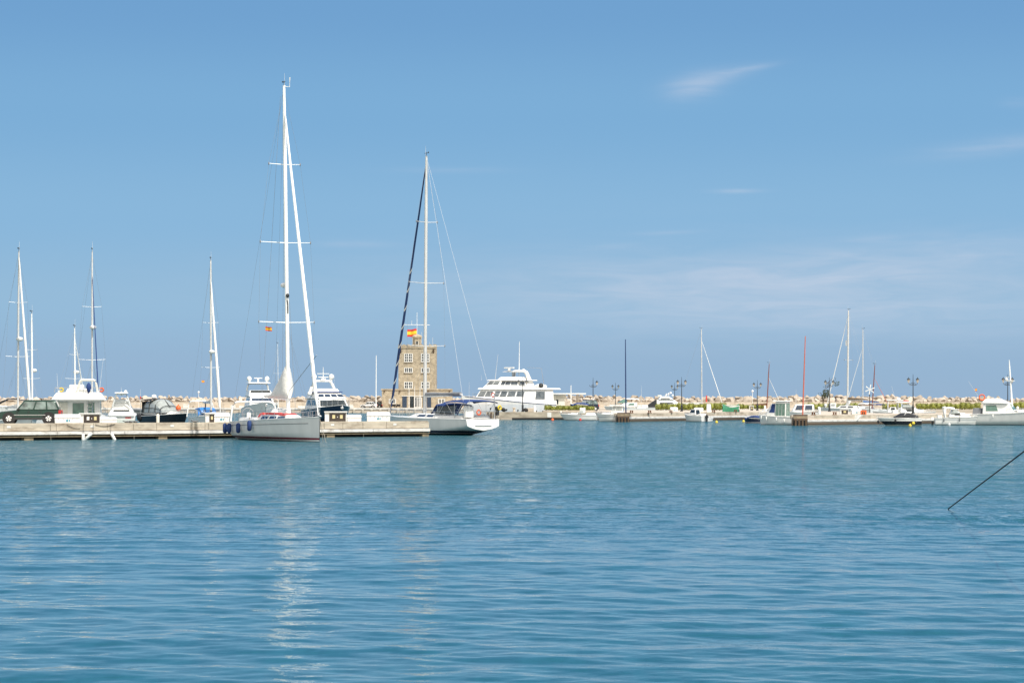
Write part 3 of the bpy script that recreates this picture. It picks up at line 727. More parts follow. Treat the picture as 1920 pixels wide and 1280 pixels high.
# parapet wall below the rocks, quay front, bollards on it -------------------
run('parapet_wall', PP(-700, 600), PP(2600, 600), QZ - .05, 2.62, 0, .6, M['conc'], kind=None, label='low pale concrete parapet wall along the foot of the breakwater rocks', cat='wall', bevel=.03)
run('quay_edge', PP(-700, 575), PP(1054, 575), .85, 1.24, .12, .6, M['beam'])
qp = obj('quay_piles', MB(), M['conc']) if False else None
for i in range(64):
    px = 8 + i * 16.4
    o = obj('quay_pillar', MB().box((0, 0, .2), (.5, .3, 1.3)), M['conc'], smooth=False) if i == 0 else bpy.data.objects.new('quay_pillar', pil.data)
    if i: COL.objects.link(o)
    else: pil = o
    o.location = (X(px, 574.7), 574.7, 0); tag(o, 'square concrete pillar in the face of the far quay', 'pillar', 'pillars along the far quay')

# ---- breakwater rocks: convex hulls of random points
def rock_mesh(seed):
    r = random.Random(seed); bm = bmesh.new(); vs = []
    for k in range(13):
        v = Vector((r.gauss(0, 1), r.gauss(0, 1), r.gauss(0, 1))).normalized()
        v = Vector((v.x * r.uniform(.85, 1.1), v.y * r.uniform(.7, .95), v.z * r.uniform(.62, .8)))
        vs.append(bm.verts.new(v))
    bmesh.ops.convex_hull(bm, input=vs); 
    bmesh.ops.delete(bm, geom=[v for v in bm.verts if not v.link_faces], context='VERTS')
    bmesh.ops.bevel(bm, geom=list(bm.edges), offset=.04, segments=1, affect='EDGES', clamp_overlap=True)
    me = bpy.data.meshes.new('rock'); bm.to_mesh(me); bm.free(); me.shade_smooth(); me.set_sharp_from_angle(angle=R(25)); me.materials.append(M['rock']); return me
rocks = [rock_mesh(i) for i in range(14)]
def crest(px):
    if px > 1868: return max(2.9, 4.25 - (px - 1868) * .055)
    return 4.22 + .16 * math.sin(px * .013) + .1 * math.sin(px * .041 + 1) - (.25 if px < 250 else 0)
cnt = 0; extra = []
def put_rock(x, y, z, s, kind):
    global cnt
    rot = (rnd.uniform(-.5, .5), rnd.uniform(-.5, .5), rnd.uniform(0, 6.28)); sc = (s * rnd.uniform(.85, 1.25), s * rnd.uniform(.8, 1.1), s * rnd.uniform(.8, 1.1))
    me = rnd.choice(rocks)
    if kind == 0 and cnt < 296:
        o = bpy.data.objects.new('breakwater_rock', me); COL.objects.link(o); o.location = (x, y, z); o.rotation_euler = rot; o.scale = sc
        tag(o, 'angular beige boulder in the rock breakwater behind the harbour', 'rock', 'boulders of the rock breakwater'); cnt += 1
    else:
        mx_ = Matrix.LocRotScale(Vector((x, y, z)), __import__('mathutils').Euler(rot), Vector(sc)); extra.append((me, mx_))
px = -25.0
rows = []
while px < 1950:
    s = rnd.uniform(.62, 1.3) * (1.12 if px > 1350 else 1); Yr = 603.5
    c = crest(px); rows.append((X(px, Yr), Yr, 2.62 + s * .28 + rnd.uniform(-.1, .1), s, 0))
    px += s * 2 * F / Yr * rnd.uniform(.55, .82)
px = -22.0
while px < 1950:
    s = rnd.uniform(.7, 1.25) * (1.12 if px > 1350 else 1); Yr = 605.6
    c = crest(px); rows.append((X(px, Yr), Yr + rnd.uniform(-.4, .4), c - s * .62 + rnd.uniform(-.3, .2), s, 0))
    px += s * 2 * F / Yr * rnd.uniform(.52, .8)
for r_ in rows: put_rock(*r_)
for row, (Yr, dz) in enumerate(((607.5, -.8), (609.5, -1.3), (604.2, -1.2))):
    px = -560.0
    while px < 2500:
        s = rnd.uniform(.8, 1.2); c = crest(px)
        put_rock(X(px, Yr), Yr, c + dz + rnd.uniform(-.15, .1) - (s * .2), s, 1); px += s * 2 * F / Yr * .8
for side in (-1, 1):
    for Yr, z in ((603.5, 2.9), (605.6, 3.5)):
        px = -560.0 if side < 0 else 1950.0
        while (px < -30 if side < 0 else px < 2500):
            s = rnd.uniform(.8, 1.2); put_rock(X(px, Yr), Yr, z + rnd.uniform(-.1, .15) - (.7 if side > 0 else 0), s, 1); px += s * 2 * F / Yr * .8
mb = MB()
for me, mx_ in extra:
    mb.add([mx_ @ v.co for v in me.vertices], [tuple(p.vertices) for p in me.polygons])
o = obj('breakwater_rocks', mb, M['rock'], ang=25); tag(o, 'mass of smaller boulders filling the core of the breakwater', 'rocks', kind='stuff')

# ================================================================== THINGS
# ---- street lamps
def make_lamp(label):
    t = thing('street_lamp', label, 'street lamp', (0, 0, 0), 0, 'double lantern street lamps along the quays')
    obj('base', MB().lathe((0, 0, 0), [(.24, 0), (.24, .12), (.16, .2), (.15, .9), (.2, .95), (.11, 1.1), (.09, 1.3)], 12), M['iron'], t)
    obj('pole', MB().path([(0, 0, 1.2), (0, 0, 4.2), (0, 0, 5.5)], [.07, .05, .022], 8), M['iron'], t)
    br = MB()
    for s_ in (-1, 1):
        br.path([(0, 0, 4.0), (s_ * .25, 0, 3.95), (s_ * .5, 0, 4.05), (s_ * .62, 0, 4.3)], .03, 6)
        br.path([(0, 0, 4.35), (s_ * .2, 0, 4.28), (s_ * .42, 0, 4.1)], .025, 6)
        br.torus((s_ * .22, 0, 4.12), .12, .02, 'y', 12, 5)
    obj('bracket', br, M['iron'], t)
    for s_ in (-1, 1):
        L = obj('lantern', MB().lathe((s_ * .62, 0, 4.3), [(.06, 0), (.1, .05), (.2, .42)], 6), M['lampg'], t, smooth=False)
        obj('cap', MB().lathe((s_ * .62, 0, 4.72), [(.25, 0), (.22, .08), (.12, .2), (.05, .24), (.02, .38)], 12), M['iron'], L)
    return t
lamp_spots = [(980, 373.8, 1.0, 'street lamp with two lanterns in front of the big white motor yacht'),
              (1154, 498, 1.0, 'farthest small double lamp left of the tall blue pole'),
              (1265, 480, .97, 'smaller double lamp just left of the nearest black one'),
              (1278, 391, 1.02, 'black double lantern lamp standing at the left hedge beside a smaller one'),
              (1420, 423, .98, 'double lamp left of the white boat with navy window covers'),
              (1555, 384, 1.0, 'double lamp with an olive tree leaning behind it'),
              (1712, 318, .955, 'double lamp above the white cruiser with a red cushion'),
              (1889.5, 329, .98, 'double lamp behind the white mast of the rightmost boat')]
lamp0 = None
for px, Y, s_, lb in lamp_spots:
    if lamp0 is None: lamp0 = make_lamp(lb); lamp0.location = (X(px, Y), Y, QZ); lamp0.rotation_euler = (0, 0, R(12))
    else: dup(lamp0, (X(px, Y), Y, QZ), R(rnd.uniform(-25, 15)), lb, (s_, s_, s_))
t = make_lamp('street lamp with its left lantern missing, beside the dark parked jeep'); t.location = (X(1112, 393), 393, QZ)
ls = [c for c in t.children if c.name.startswith('lantern')]
for g in list(ls[0].children): bpy.data.objects.remove(g)
bpy.data.objects.remove(ls[0])
obj('small_floodlight', MB().ball((0.05, -.1, 1.95), .14), M['white'], t)
def globe_lamp(px, pyt, Y, z0, label):
    zt = Z(pyt, Y); t = thing('globe_lamp', label, 'lamp', (X(px, Y), Y, z0), 0, 'globe lamps')
    obj('pole', MB().tube((0, 0, 0), (0, 0, zt - z0), .045, n=6), M['mastw'], t); obj('globe', MB().ball((0, 0, zt - z0), .27), M['globe'], t)
globe_lamp(372.5, 735, 598, QZ, 'white globe lamp on a thin pole behind the blue hooded sloop')
globe_lamp(1411, 733, 560, QZ, 'white globe lamp on a thin pole left of the double lamp')

# ---- poles
def pole(name, label, px, Y, zb, pyt, r, m, lean=0, cat='pole'):
    zt = Z(pyt, Y); o = obj(name, MB().path([(0, 0, 0), (lean * .5, 0, (zt - zb) * .5), (lean, 0, zt - zb)], [r, r * .9, r * .6], 8), M[m])
    o.location = (X(px, Y), Y, zb); tag(o, label, cat); return o
pole('tall_pole', 'tall thin navy blue pole standing on the corner of the pier', 1173.5, 333, QZ, 636, .095, 'bluepole', -.06)
pole('tall_pole', 'tall thin orange red pole on the corner of the nearer pier', 1505, 286.5, QZ, 630, .085, 'redpole', .32)
pole('flagpole', 'bare white flagpole on the quay left of the stone tower', 705, 577, QZ, 666, .12, 'mastw', .05)
for px, pt in ((767, 724), (777.5, 724), (787.5, 724)):
    o = pole('flagpole', 'short bare white flagpole before the entrance of the stone tower', px, 578.5, QZ, pt, .07, 'mastw'); tag(o, group='short flagpoles at the tower entrance')
pole('marker_post', 'short red marker post standing on the wall right of the thin sloop mast', 1324.5, 600.2, 2.6, 741, .2, 'red')

# ---- tower building
Yt = 586.0
def tz(py): return Z(py, Yt)
tw = thing('tower_building', 'square stone harbour control tower with white windows and a low wing', 'tower', (X(782, Yt), Yt, QZ))
s_ = Yt / F; def_w = lambda px: (px - 782) * s_
def tzl(py): return Z(py, Yt) - QZ
def tbox(name, px0, px1, py0, py1, y0, y1, m, parent=tw, bevel=0): return obj(name, MB().box(((def_w(px0) + def_w(px1)) / 2, (y0 + y1) / 2, (tzl(py0) + tzl(py1)) / 2), (def_w(px1) - def_w(px0), y1 - y0, tzl(py0) - tzl(py1))), M[m], parent, smooth=False, bevel=bevel)
body = obj('tower_wall', MB().box((0, 4.6, (tzl(650)) / 2), (def_w(817) * 2, 9.2, tzl(650))), M['stone'], tw, smooth=False, bevel=.04)
wing = obj('wing_wall', MB().box(((def_w(716) + def_w(847)) / 2, 4.4, tzl(729.5) / 2), (def_w(847) - def_w(716), 9.9, tzl(729.5))), M['stone'], tw, smooth=False, bevel=.04)
mb = MB(); hw = def_w(817)
for i in range(9):
    xx = -hw + .3 + i * (2 * hw - .6) / 8; mb.box((xx, .15, tzl(650) + .3), (.62, .55, .6)); mb.box((xx, 9.0, tzl(650) + .3), (.62, .5, .6))
for i in range(7):
    yy = 1.3 + i * 1.1
    for sgn in (-1, 1): mb.box((sgn * (hw - .2), yy, tzl(650) + .3), (.5, .55, .6))
mb.box((0, .02, tzl(651.5)), (2 * hw + .3, .35, .3))
obj('battlement', mb, M['stone'], tw, smooth=False)
obj('parapet', MB().box(((def_w(716) + def_w(847)) / 2, -.55, tzl(729.2) - .1), (def_w(847) - def_w(716) + .4, .3, .35)), M['stone'], tw, smooth=False, bevel=.03)
mb = MB()
for sgn, px in ((1, 751), (-1, 813)):
    x0 = def_w(px); mb.hexa([(x0 - .15, -.05, tzl(662)), (x0 + .15, -.05, tzl(662)), (x0 + .15, .1, tzl(662)), (x0 - .15, .1, tzl(662))], [(x0 - .15 + sgn * .1, -.5, tzl(655)), (x0 + .15 + sgn * .1, -.5, tzl(655)), (x0 + .15, .1, tzl(655)), (x0 - .15, .1, tzl(655))])
for px in (721, 750, 803, 843):
    x0 = def_w(px); mb.box((x0, -.72, tzl(733)), (.25, .3, .5))
obj('corbel', mb, M['woodd'], tw, smooth=False)
tur = obj('turret', MB().lathe((def_w(781), 3.0, tzl(651)), [(1.12, 0), (1.12, 2.2), (1.3, 2.35), (1.3, 2.7), (.9, 3.1), (.01, 3.3)], 10), M['stone'], tw, smooth=False)
obj('door', MB().box((def_w(781.5), 1.86, tzl(645)), (.75, .08, 1.5)), M['white2'], tur, smooth=False)
obj('pane', MB().box((def_w(781.5), 1.80, tzl(643)), (.5, .04, 1.0)), M['glass'], tur, smooth=False)
def windowt(px0, px1, py0, py1, cols, rows_, y=-.0):
    fr = MB(); x0, x1, z0, z1 = def_w(px0), def_w(px1), tzl(py1), tzl(py0); yy = y - .05
    for i in range(cols + 1): fr.box((x0 + (x1 - x0) * i / cols, yy, (z0 + z1) / 2), (.2 if i % 2 == 0 else .1, .1, z1 - z0 + .1))
    for j in range(rows_ + 1): fr.box(((x0 + x1) / 2, yy - .003, z0 + (z1 - z0) * j / rows_), (x1 - x0 + .1, .1, .12))
    w = obj('window', fr, M['white2'], tw, smooth=False)
    obj('pane', MB().box(((x0 + x1) / 2, y - .01, (z0 + z1) / 2), (x1 - x0, .06, z1 - z0)), M['glass'], w, smooth=False)
    obj('sill', MB().box(((x0 + x1) / 2, y - .1, z0 - .12), (x1 - x0 + .3, .2, .1)), M['conc'], w, smooth=False)
for a, b, c_, d in ((663, 678, 4, 3), (689.5, 698, 4, 1), (716, 728, 4, 2)):
    for p0, p1 in ((758.5, 773), (790, 804.5)): windowt(p0, p1, a, b, c_, d)
windowt(730, 742, 748, 756, 4, 1, -.56); windowt(822, 834, 748, 756, 4, 1, -.56)
for p0, p1, g in ((754.5, 763, 'glassb'), (769, 776, 'glass'), (793, 797, 'glass'), (801, 808.5, 'glassb')):
    tbox('entrance_glass', p0, p1, 763.5, 742.5, -.62, -.5, g)
windowt(777.5, 790, 745, 763, 4, 1, -.6)
tbox('entrance_frame', 753, 809.5, 742.6, 741.6, -.68, -.5, 'white2')
mm_ = MB().tube((def_w(781), 2.9, tzl(627)), (def_w(781), 2.9, tzl(585)), .05, n=6)
mm_.tube((def_w(757), 2.9, tzl(608)), (def_w(805), 2.9, tzl(608.5)), .06, n=6); mm_.tube((def_w(771), 2.9, tzl(608)), (def_w(771), 2.9, tzl(600)), .04, n=5)
obj('signal_mast', mm_, M['mastw'], tw)
mb = MB()
for px, py, h in ((752, 650, 2.0), (811, 650, 2.3), (773, 645, 1.8), (790, 642, 2.6), (805, 650, 1.2), (817, 728, 1.0)):
    mb.tube((def_w(px), 1.5 if py < 700 else 0, tzl(py)), (def_w(px), 1.5 if py < 700 else 0, tzl(py) + h), .035, n=5)
obj('antenna', mb, M['wirew'], tw)
spanish_flag('red and yellow striped flag flying on top of the stone tower', (X(780.5, Yt), Yt + 2.85, Z(629, Yt)), 2.35, 1.75, R(183), .12)
# huts
def hut():
    Y = 440; t = thing('harbour_hut', 'small white hut under a wide flat canopy roof', 'hut', (X(1060, Y), Y, QZ), R(4)); k = Y / F
    obj('wall', MB().box((-1.3 + .15, 1.6, 1.05), (2.1, 3.2, 2.1 + .0)), M['cream'], t, smooth=False, bevel=.02)
    obj('roof', MB().box((.7, 1.4, Z(738, Y) - QZ), (6.1, 4.2, .22)), M['white2'], t, smooth=False, bevel=.03)
    obj('pillar', MB().box((2.4, .2, 1.45), (.2, .2, 2.9)), M['conc'], t, smooth=False); obj('pillar', MB().box((2.4, 2.9, 1.45), (.2, .2, 2.9)), M['conc'], t, smooth=False)
    obj('upper_wall', MB().box((-1.0, 1.8, 2.45), (2.4, 2.4, .8)), M['cream'], t, smooth=False)
    obj('window', MB().box((-1.5, -.02, 1.55), (.4, .06, .85)), M['glass'], t, smooth=False)
    pole('flagpole', 'short white pole in front of the white hut', 1070.5, 437, QZ, 722, .09, 'mastw')
hut()

# ---- cars
def car(name, label, px, Y, rz, L, W, Hh, m, suv=True, z=QZ, estate=True, cat='car'):
    t = thing(name, label, cat, (X(px, Y), Y, z), rz); h = Hh; l = L / 2; bz = .32 if suv else .2; belt = h * .56
    prof = [(-l, bz + .12), (-l, belt - .1), (-l + .12, belt + .0), (l - L * .30, belt + .02), (l - .25, belt - .1), (l - .03, belt - .22), (l, bz + .15), (l - .25, bz), (-l + .25, bz)]
    rg = []
    for y, s_ in ((-W / 2, .0), (-W / 2 + .1, 1), (W / 2 - .1, 1), (W / 2, .0)):
        rg.append([(x * (.985 if not s_ else 1), y, zz - (0 if s_ else (.05 if zz > belt - .3 else 0))) for x, zz in prof])
    body = obj('body', MB().loft(rg), m, t, bevel=.03)
    a0, a1, b0, b1 = (-l + .08, l - L * .29, -l + (.42 if suv else .9), l - L * .42)
    w0, w1 = W / 2 - .06, W / 2 - .22
    bt = [(a0, -w0, belt), (a1, -w0, belt), (a1, w0, belt), (a0, w0, belt)]; tp = [(b0, -w1, h - .05), (b1, -w1, h - .05), (b1, w1, h - .05), (b0, w1, h - .05)]
    cab = obj('cabin', MB().hexa(bt, tp), m, t, bevel=.04)
    obj('roof', MB().hexa([(b0 - .03, -w1, h - .06), (b1 + .05, -w1, h - .06), (b1 + .05, w1, h - .06), (b0 - .03, w1, h - .06)], [(b0 + .1, -w1 + .1, h), (b1 - .12, -w1 + .1, h), (b1 - .12, w1 - .1, h), (b0 + .1, w1 - .1, h)]), m, t, bevel=.02)
    for q, fl in (([bt[0], bt[1], tp[1], tp[0]], 0), ([bt[2], bt[3], tp[3], tp[2]], 1)):
        for u0, u1 in ((.04, .27), (.31, .58), (.62, .95)):
            if fl: u0, u1 = 1 - u1, 1 - u0
            v = MB().plate(q, u0, u1, .1, .88, .012); obj('side_window', v, M['carglass' if suv else 'glass'], cab, smooth=False)
    obj('windscreen', MB().plate([bt[1], bt[2], tp[2], tp[1]], .07, .93, .08, .92), M['vinyl' if suv else 'glass'], cab, smooth=False)
    obj('rear_window', MB().plate([bt[3], bt[0], tp[0], tp[3]], .08, .92, .15, .9), M['glass'], cab, smooth=False)
    r = .39 if suv else .31
    for wx in (-l + L * .19, l - L * .18):
        for sy in (-1, 1):
            arch = MB(); arch.loft([[(wx + (r + .1) * math.cos(a), sy * (W / 2 + .003 + dy), r + (r + .1) * math.sin(a) * 1.02) for a in [2 * PI * k / 20 for k in range(20)]] for dy in (-.12, 0)])
            obj('wheel_arch', arch, M['rubber'], t, smooth=False)
            w = obj('wheel', MB().torus((wx, sy * (W / 2 - .10), r), r - .11, .115, 'y', 24, 8), M['rubber'], t)
            mb = MB()
            mb.loft([[(wx + q * math.cos(2 * PI * k / 18), sy * (W / 2 - .1 + d), r + q * math.sin(2 * PI * k / 18)) for k in range(18)] for q, d in ((.19, .05), (.235, .09), (.24, .02))])
            for k in range(5):
                a = 2 * PI * k / 5 + .3; mb.plate([(wx + .05 * math.cos(a - .7), sy * (W / 2 + .0), r + .05 * math.sin(a - .7)), (wx + .23 * math.cos(a - .38), sy * (W / 2 - .01), r + .23 * math.sin(a - .38)),
                           (wx + .23 * math.cos(a + .38), sy * (W / 2 - .01), r + .23 * math.sin(a + .38)), (wx + .05 * math.cos(a + .7), sy * (W / 2 + .0), r + .05 * math.sin(a + .7))], 0, 1, 0, 1, .015, .015)
            obj('rim', mb, M['rim'], w, smooth=False)
    for sx, mm2, nm in ((1, 'lens', 'headlight'), (-1, 'tail', 'tail_light')):
        for sy in (-1, 1):
            zc = belt - (.28 if sx > 0 else .14)
            obj(nm, MB().box((sx * (l - .07), sy * (W / 2 - .17), zc), (.18, .36, .18 if sx > 0 else .28)), M[mm2], t, smooth=False, bevel=.02)
    obj('bumper', MB().box((l - .1, 0, bz + .14), (.34, W - .06, .3)), M['trim'], t, bevel=.05); obj('bumper', MB().box((-l + .1, 0, bz + .14), (.3, W - .06, .28)), M['trim'], t, bevel=.05)
    obj('sill', MB().box((0, 0, bz + .05), (L * .5, W + .01, .16)), M['trim'], t, smooth=False)
    for sy in (-1, 1):
        obj('side_moulding', MB().box((-.05, sy * (W / 2 + .012), belt - .36), (L * .5, .03, .05)), M['steel' if suv else 'trim'], t, smooth=False)
        obj('door_line', MB().box((.05, sy * (W / 2 + .002), belt - .28), (.018, .02, .5)).box((L * .2, sy * (W / 2 + .002), belt - .28), (.018, .02, .5)).box((-L * .2, sy * (W / 2 + .002), belt - .2), (.018, .02, .4)), M['trim'], t, smooth=False)
        obj('mirror', MB().box((l - L * .335, sy * (W / 2 + .08), belt + .1), (.14, .2, .15)), M['trim'], t, bevel=.03)
        for hx in (.0, -L * .17): obj('door_handle', MB().box((hx, sy * (W / 2 + .015), belt - .1), (.2, .03, .035)), M['trim'], t, smooth=False)
    return t
car('parked_car', 'dark green off road estate car parked side on upon the near dock', 56.5, 184.3, R(186), 4.75, 1.86, 1.80, M['carg'])
car('parked_car', 'small white hatchback parked left of the stone tower', 691.5, 582, R(170), 4.0, 1.7, 1.5, M['carw'], False)
car('parked_car', 'black car parked behind the white hatchback near the tower', 706, 587, R(155), 4.1, 1.75, 1.45, M['carb'], False)
car('parked_car', 'dark blue jeep parked behind the clipped hedge near the white hut', 1100, 409, R(212), 3.9, 1.85, 1.9, M['carn'])
car('parked_car', 'pale silver car half hidden at the left edge behind the green one', 2, 560, R(180), 4.2, 1.75, 1.45, M['carw'], False) if False else None
# dark covered boat and awning at far left come with the boats

# motorbikes by the tower
def motorbike(px, label, rz):
    t = thing('motorbike', label, 'motorbike', (X(px, 581), 581, QZ), rz)
    for wx in (-.65, .65): obj('wheel', MB().torus((wx, 0, .3), .24, .07, 'y', 16, 6), M['rubber'], t)
    obj('body', MB().hexa([(-.5, -.12, .35), (.35, -.12, .35), (.35, .12, .35), (-.5, .12, .35)], [(-.7, -.1, .78), (.35, -.14, .95), (.35, .14, .95), (-.7, .1, .78)]), M['carb'], t, bevel=.04)
    obj('fork', MB().tube((.65, 0, .3), (.42, 0, 1.05), .04, n=6).tube((.42, -.32, 1.08), (.42, .32, 1.08), .025, n=6), M['steel'], t)
    obj('seat', MB().hexa([(-.7, -.12, .78), (.1, -.12, .78), (.1, .12, .78), (-.7, .12, .78)], [(-.7, -.1, .88), (.0, -.1, .85), (.0, .1, .85), (-.7, .1, .88)]), M['rubber'], t, bevel=.03)
motorbike(737, 'dark motorbike on the left of the pair below the small window', R(200)); motorbike(746, 'dark motorbike on the right of the pair, nearer the tower entrance', R(160))

# ---- dock boxes and power cabinets
def dock_box(px0, px1, pyt, Y, label, z=QZ, d=.8, m='white', rz=0, marks=False, group='white lidded dock boxes'):
    w = (px1 - px0) * Y / F; h = Z(pyt, Y) - z; t = thing('dock_box', label, 'dock box', (X((px0 + px1) / 2, Y), Y, z), rz, group)
    obj('body', MB().box((0, 0, h * .31), (w, d, h * .56)), M[m], t, bevel=.03)
    obj('plinth', MB().box((0, 0, .03), (w * .94, d * .9, .06)), M['grey'], t, smooth=False)
    obj('lid', MB().hexa([(-w / 2 - .03, -d / 2 - .04, h * .6), (w / 2 + .03, -d / 2 - .04, h * .6), (w / 2 + .03, d / 2 + .03, h * .6), (-w / 2 - .03, d / 2 + .03, h * .6)],
                         [(-w / 2, -d / 2 + .1, h * .94), (w / 2, -d / 2 + .1, h * .94), (w / 2, d / 2, h), (-w / 2, d / 2, h)]), M[m], t, bevel=.04)
    if marks:
        mk = MB()
        for k in range(5): mk.box((-w * .36 + k * w * .18, -d / 2 - .006, h * .5), (.02, .02, h * .14))
        obj('latch', mk, M['grey'], t, smooth=False)
        obj('decal', MB().box((w * .0 - .05, -d / 2 - .008, h * .32), (.14, .02, .16)).box((w * .0 + .12, -d / 2 - .008, h * .34), (.08, .02, .14)), M['paint_blue'], t, smooth=False)
    return t
def cabinet(px0, px1, pyt, Y, label, z=QZ, dark=(.2, .95), squares=2, rz=0, m='white', sq=('pale', 'pale'), d=.6):
    w = (px1 - px0) * Y / F; h = Z(pyt, Y) - z; t = thing('power_cabinet', label, 'power cabinet', (X((px0 + px1) / 2, Y), Y, z), rz, 'white power cabinets on the docks')
    obj('body', MB().box((0, 0, h * .46), (w, d, h * .92)), M[m], t, bevel=.02)
    obj('roof', MB().box((0, -.03, h * .96), (w + .1, d + .16, h * .09)), M[m], t, bevel=.015)
    x0, x1 = -w / 2 + dark[0] * w, -w / 2 + dark[1] * w
    dr = obj('door_panel', MB().box(((x0 + x1) / 2, -d / 2 - .012, h * .46), (x1 - x0, .04, h * .76)), M['brown'], t, smooth=False)
    for k in range(squares):
        c = x0 + (x1 - x0) * ((k + .5) / squares if squares == 1 else (.27 + .46 * k))
        obj('socket_cover', MB().box((c, -d / 2 - .04, h * .5), ((x1 - x0) * (.17 if squares > 1 else .4), .03, h * .34)), M[sq[k % 2]], dr, smooth=False, bevel=.01)
    if squares > 1: obj('lock', MB().box(((x0 + x1) / 2, -d / 2 - .04, h * .48), (.05, .03, .08)), M['white2'], dr, smooth=False)
    return t
DR = R(14)
dock_box(103, 150, 776, dock_pt(126, 1.4).y, 'long white dock box directly behind the green car', marks=True, rz=DR)
cabinet(150, 189, 774.3, dock_pt(170, 1.5).y, 'white power cabinet with dark doors, white and yellow sockets, below the trawler', squares=2, rz=R(6), sq=('white', 'pale'))
dock_box(189, 218, 781.5, dock_pt(203, 1.6).y, 'low white dock box right of the cabinet below the trawler', rz=DR, d=.7)
cabinet(385, 402, 774, dock_pt(393, 1.9).y, 'narrow white power cabinet with a dark door beside the tall sloop', dark=(.45, .98), squares=1, rz=R(8))
dock_box(401.5, 430, 773, dock_pt(416, 1.6).y, 'white dock box beside the stern of the tall sloop', rz=R(8), marks=True)
cabinet(609, 650, 771, dock_pt(630, 2.2).y, 'white power cabinet with dark doors and two yellow sockets before the navy yacht', rz=R(6))
dock_box(651, 677, 777, dock_pt(664, 2.0).y, 'smallest white dock box, right of the cabinet with yellow sockets', rz=R(6))
dock_box(688, 731, 772, dock_pt(709, 1.2).y, 'big white dock box near the free end of the dock', marks=True, rz=R(6))
# right side furniture
dock_box(1257, 1270, 763, 372, 'white dock box left of the black double lamp', rz=R(5), marks=True)
dock_box(1302, 1318, 764, 362, 'white dock box behind the small boat with the black outboard', rz=R(5))
o = dock_box(1596, 1614, 766, 303, 'white dock box between the dark cabinet and the orange crate', rz=R(5), marks=True)
cabinet(1575, 1590, 767, 305, 'white power cabinet with one pale socket beside the sloop cluster', dark=(.15, .95), squares=1)
cabinet(1405, 1413, 760, 420, 'small white power cabinet by the globe lamp', dark=(.2, .9), squares=1)
cabinet(1783, 1796, 766.5, 325, 'white power cabinet with a pale socket behind the right small cruiser', dark=(.15, .9), squares=1)
cabinet(1855, 1864, 769, 326, 'small white power cabinet left of the rightmost big cruiser', dark=(.15, .9), squares=1) if False else None
o = obj('crate', MB().box((0, 0, .25), (.68, .5, .5)).box((0, 0, .52), (.72, .54, .05)), M['orange'], bevel=.02); o.location = (X(1619, 302), 302, QZ); tag(o, 'orange plastic crate right of the white dock box', 'crate')
o = obj('dock_box', MB().hexa([(-.35, -.4, 0), (.35, -.4, 0), (.35, .4, 0), (-.35, .4, 0)], [(-.3, -.3, 1.1), (.3, -.3, 1.1), (.3, .3, 1.25), (-.3, .3, 1.25)]), M['white'], bevel=.04)
o.location = (X(1329, 362), 362, QZ); tag(o, 'tall narrow white locker below the red marker post', 'locker')
def post(px, Y, label, h=.75, r=.2):
    t = thing('mooring_post', label, 'mooring post', (X(px, Y), Y, QZ), 0, 'round white posts on the right quays')
    obj('shaft', MB().lathe((0, 0, 0), [(r, 0), (r, h * .8), (r * .9, h * .95), (r * .5, h * 1.05), (.01, h * 1.08)], 14), M['white'], t)
for px, Y, lb in ((1002.5, 374, 'round white post on the quay below the big motor yacht'), (1434.5, 392, 'round white post just left of the white cabin boat'), (1536, 312, 'round white post right of the red pole'),
                  (1771.5, 330, 'round white post left of the rightmost small cruiser'), (1908, 330, 'round white post by the bow of the rightmost big cruiser')): post(px, Y, lb, .9, .19)
def bollard(px, Y, z=QZ, label=None, front=0):
    t = thing('bollard', label, 'bollard', (X(px, Y), Y - front, z), R(rnd.uniform(-30, 30)), 'rusty iron bollards on the right quays')
    obj('base', MB().box((0, 0, .04), (.55, .4, .08)), M['rust'], t, bevel=.02)
    obj('head', MB().lathe((-.12, 0, .08), [(.09, 0), (.08, .18), (.13, .25), (.1, .32)], 10).lathe((.14, 0, .08), [(.09, 0), (.08, .16), (.13, .23), (.1, .3)], 10), M['rust'], t)
for px, Y in ((1184, 334.5), (1218, 339.5), (1258, 346), (1338, 358.5), (1379, 365), (1565, 291.5), (1619, 296.5), (1525, 288.4)):
    bollard(px, Y, QZ, 'rusty iron bollard near the edge of the pier')
for px in (246, 254, 262, 374):
    p = dock_pt(px, .8)
    t = thing('dock_cleat', 'black iron cleat on the near dock', 'cleat', p, R(20), 'black cleats on the near dock')
    obj('horns', MB().path([(-.3, 0, .2), (-.12, 0, .14), (.12, 0, .14), (.3, 0, .2)], [.03, .06, .06, .03], 6), M['iron'], t)
    obj('foot', MB().box((0, 0, .06), (.22, .14, .12)), M['iron'], t, bevel=.02)
def dock_fender(px, label, tilt):
    p = dock_pt(px, -.32, .56); t = thing('fender', label, 'fender', p, 0, 'white fenders hanging from the near dock')
    o = obj('body', MB().lathe((0, 0, -.9), [(.02, 0), (.09, .03), (.12, .1), (.12, .7), (.08, .78), (.02, .82)], 12), M['white'], t); o.rotation_euler = (0, tilt, 0)
    obj('rope', MB().tube((0, 0, -.08), (0, .25, .66), .016, n=5), M['ropeb'], t)
dock_fender(152.5, 'white fender hanging straight down from the dock face', 0); dock_fender(171, 'white fender slanting far to the left on the dock face', R(48)); dock_fender(204, 'white fender slanting right, apart from the other two', R(-28))
for a, b, sag in ((125, 150, .1), (178, 215, .15)):
    p, q = dock_pt(a, -.05, 1.15), dock_pt(b, -.05, .85 if a < 160 else 1.18)
    o = obj('mooring_rope', MB().path(catenary(p, q, sag), .018, 5), M['ropeb']); tag(o, 'dark rope slung across the dock face left of the white fenders' if a < 160 else 'dark rope slung across the dock face between the white fenders', 'rope')
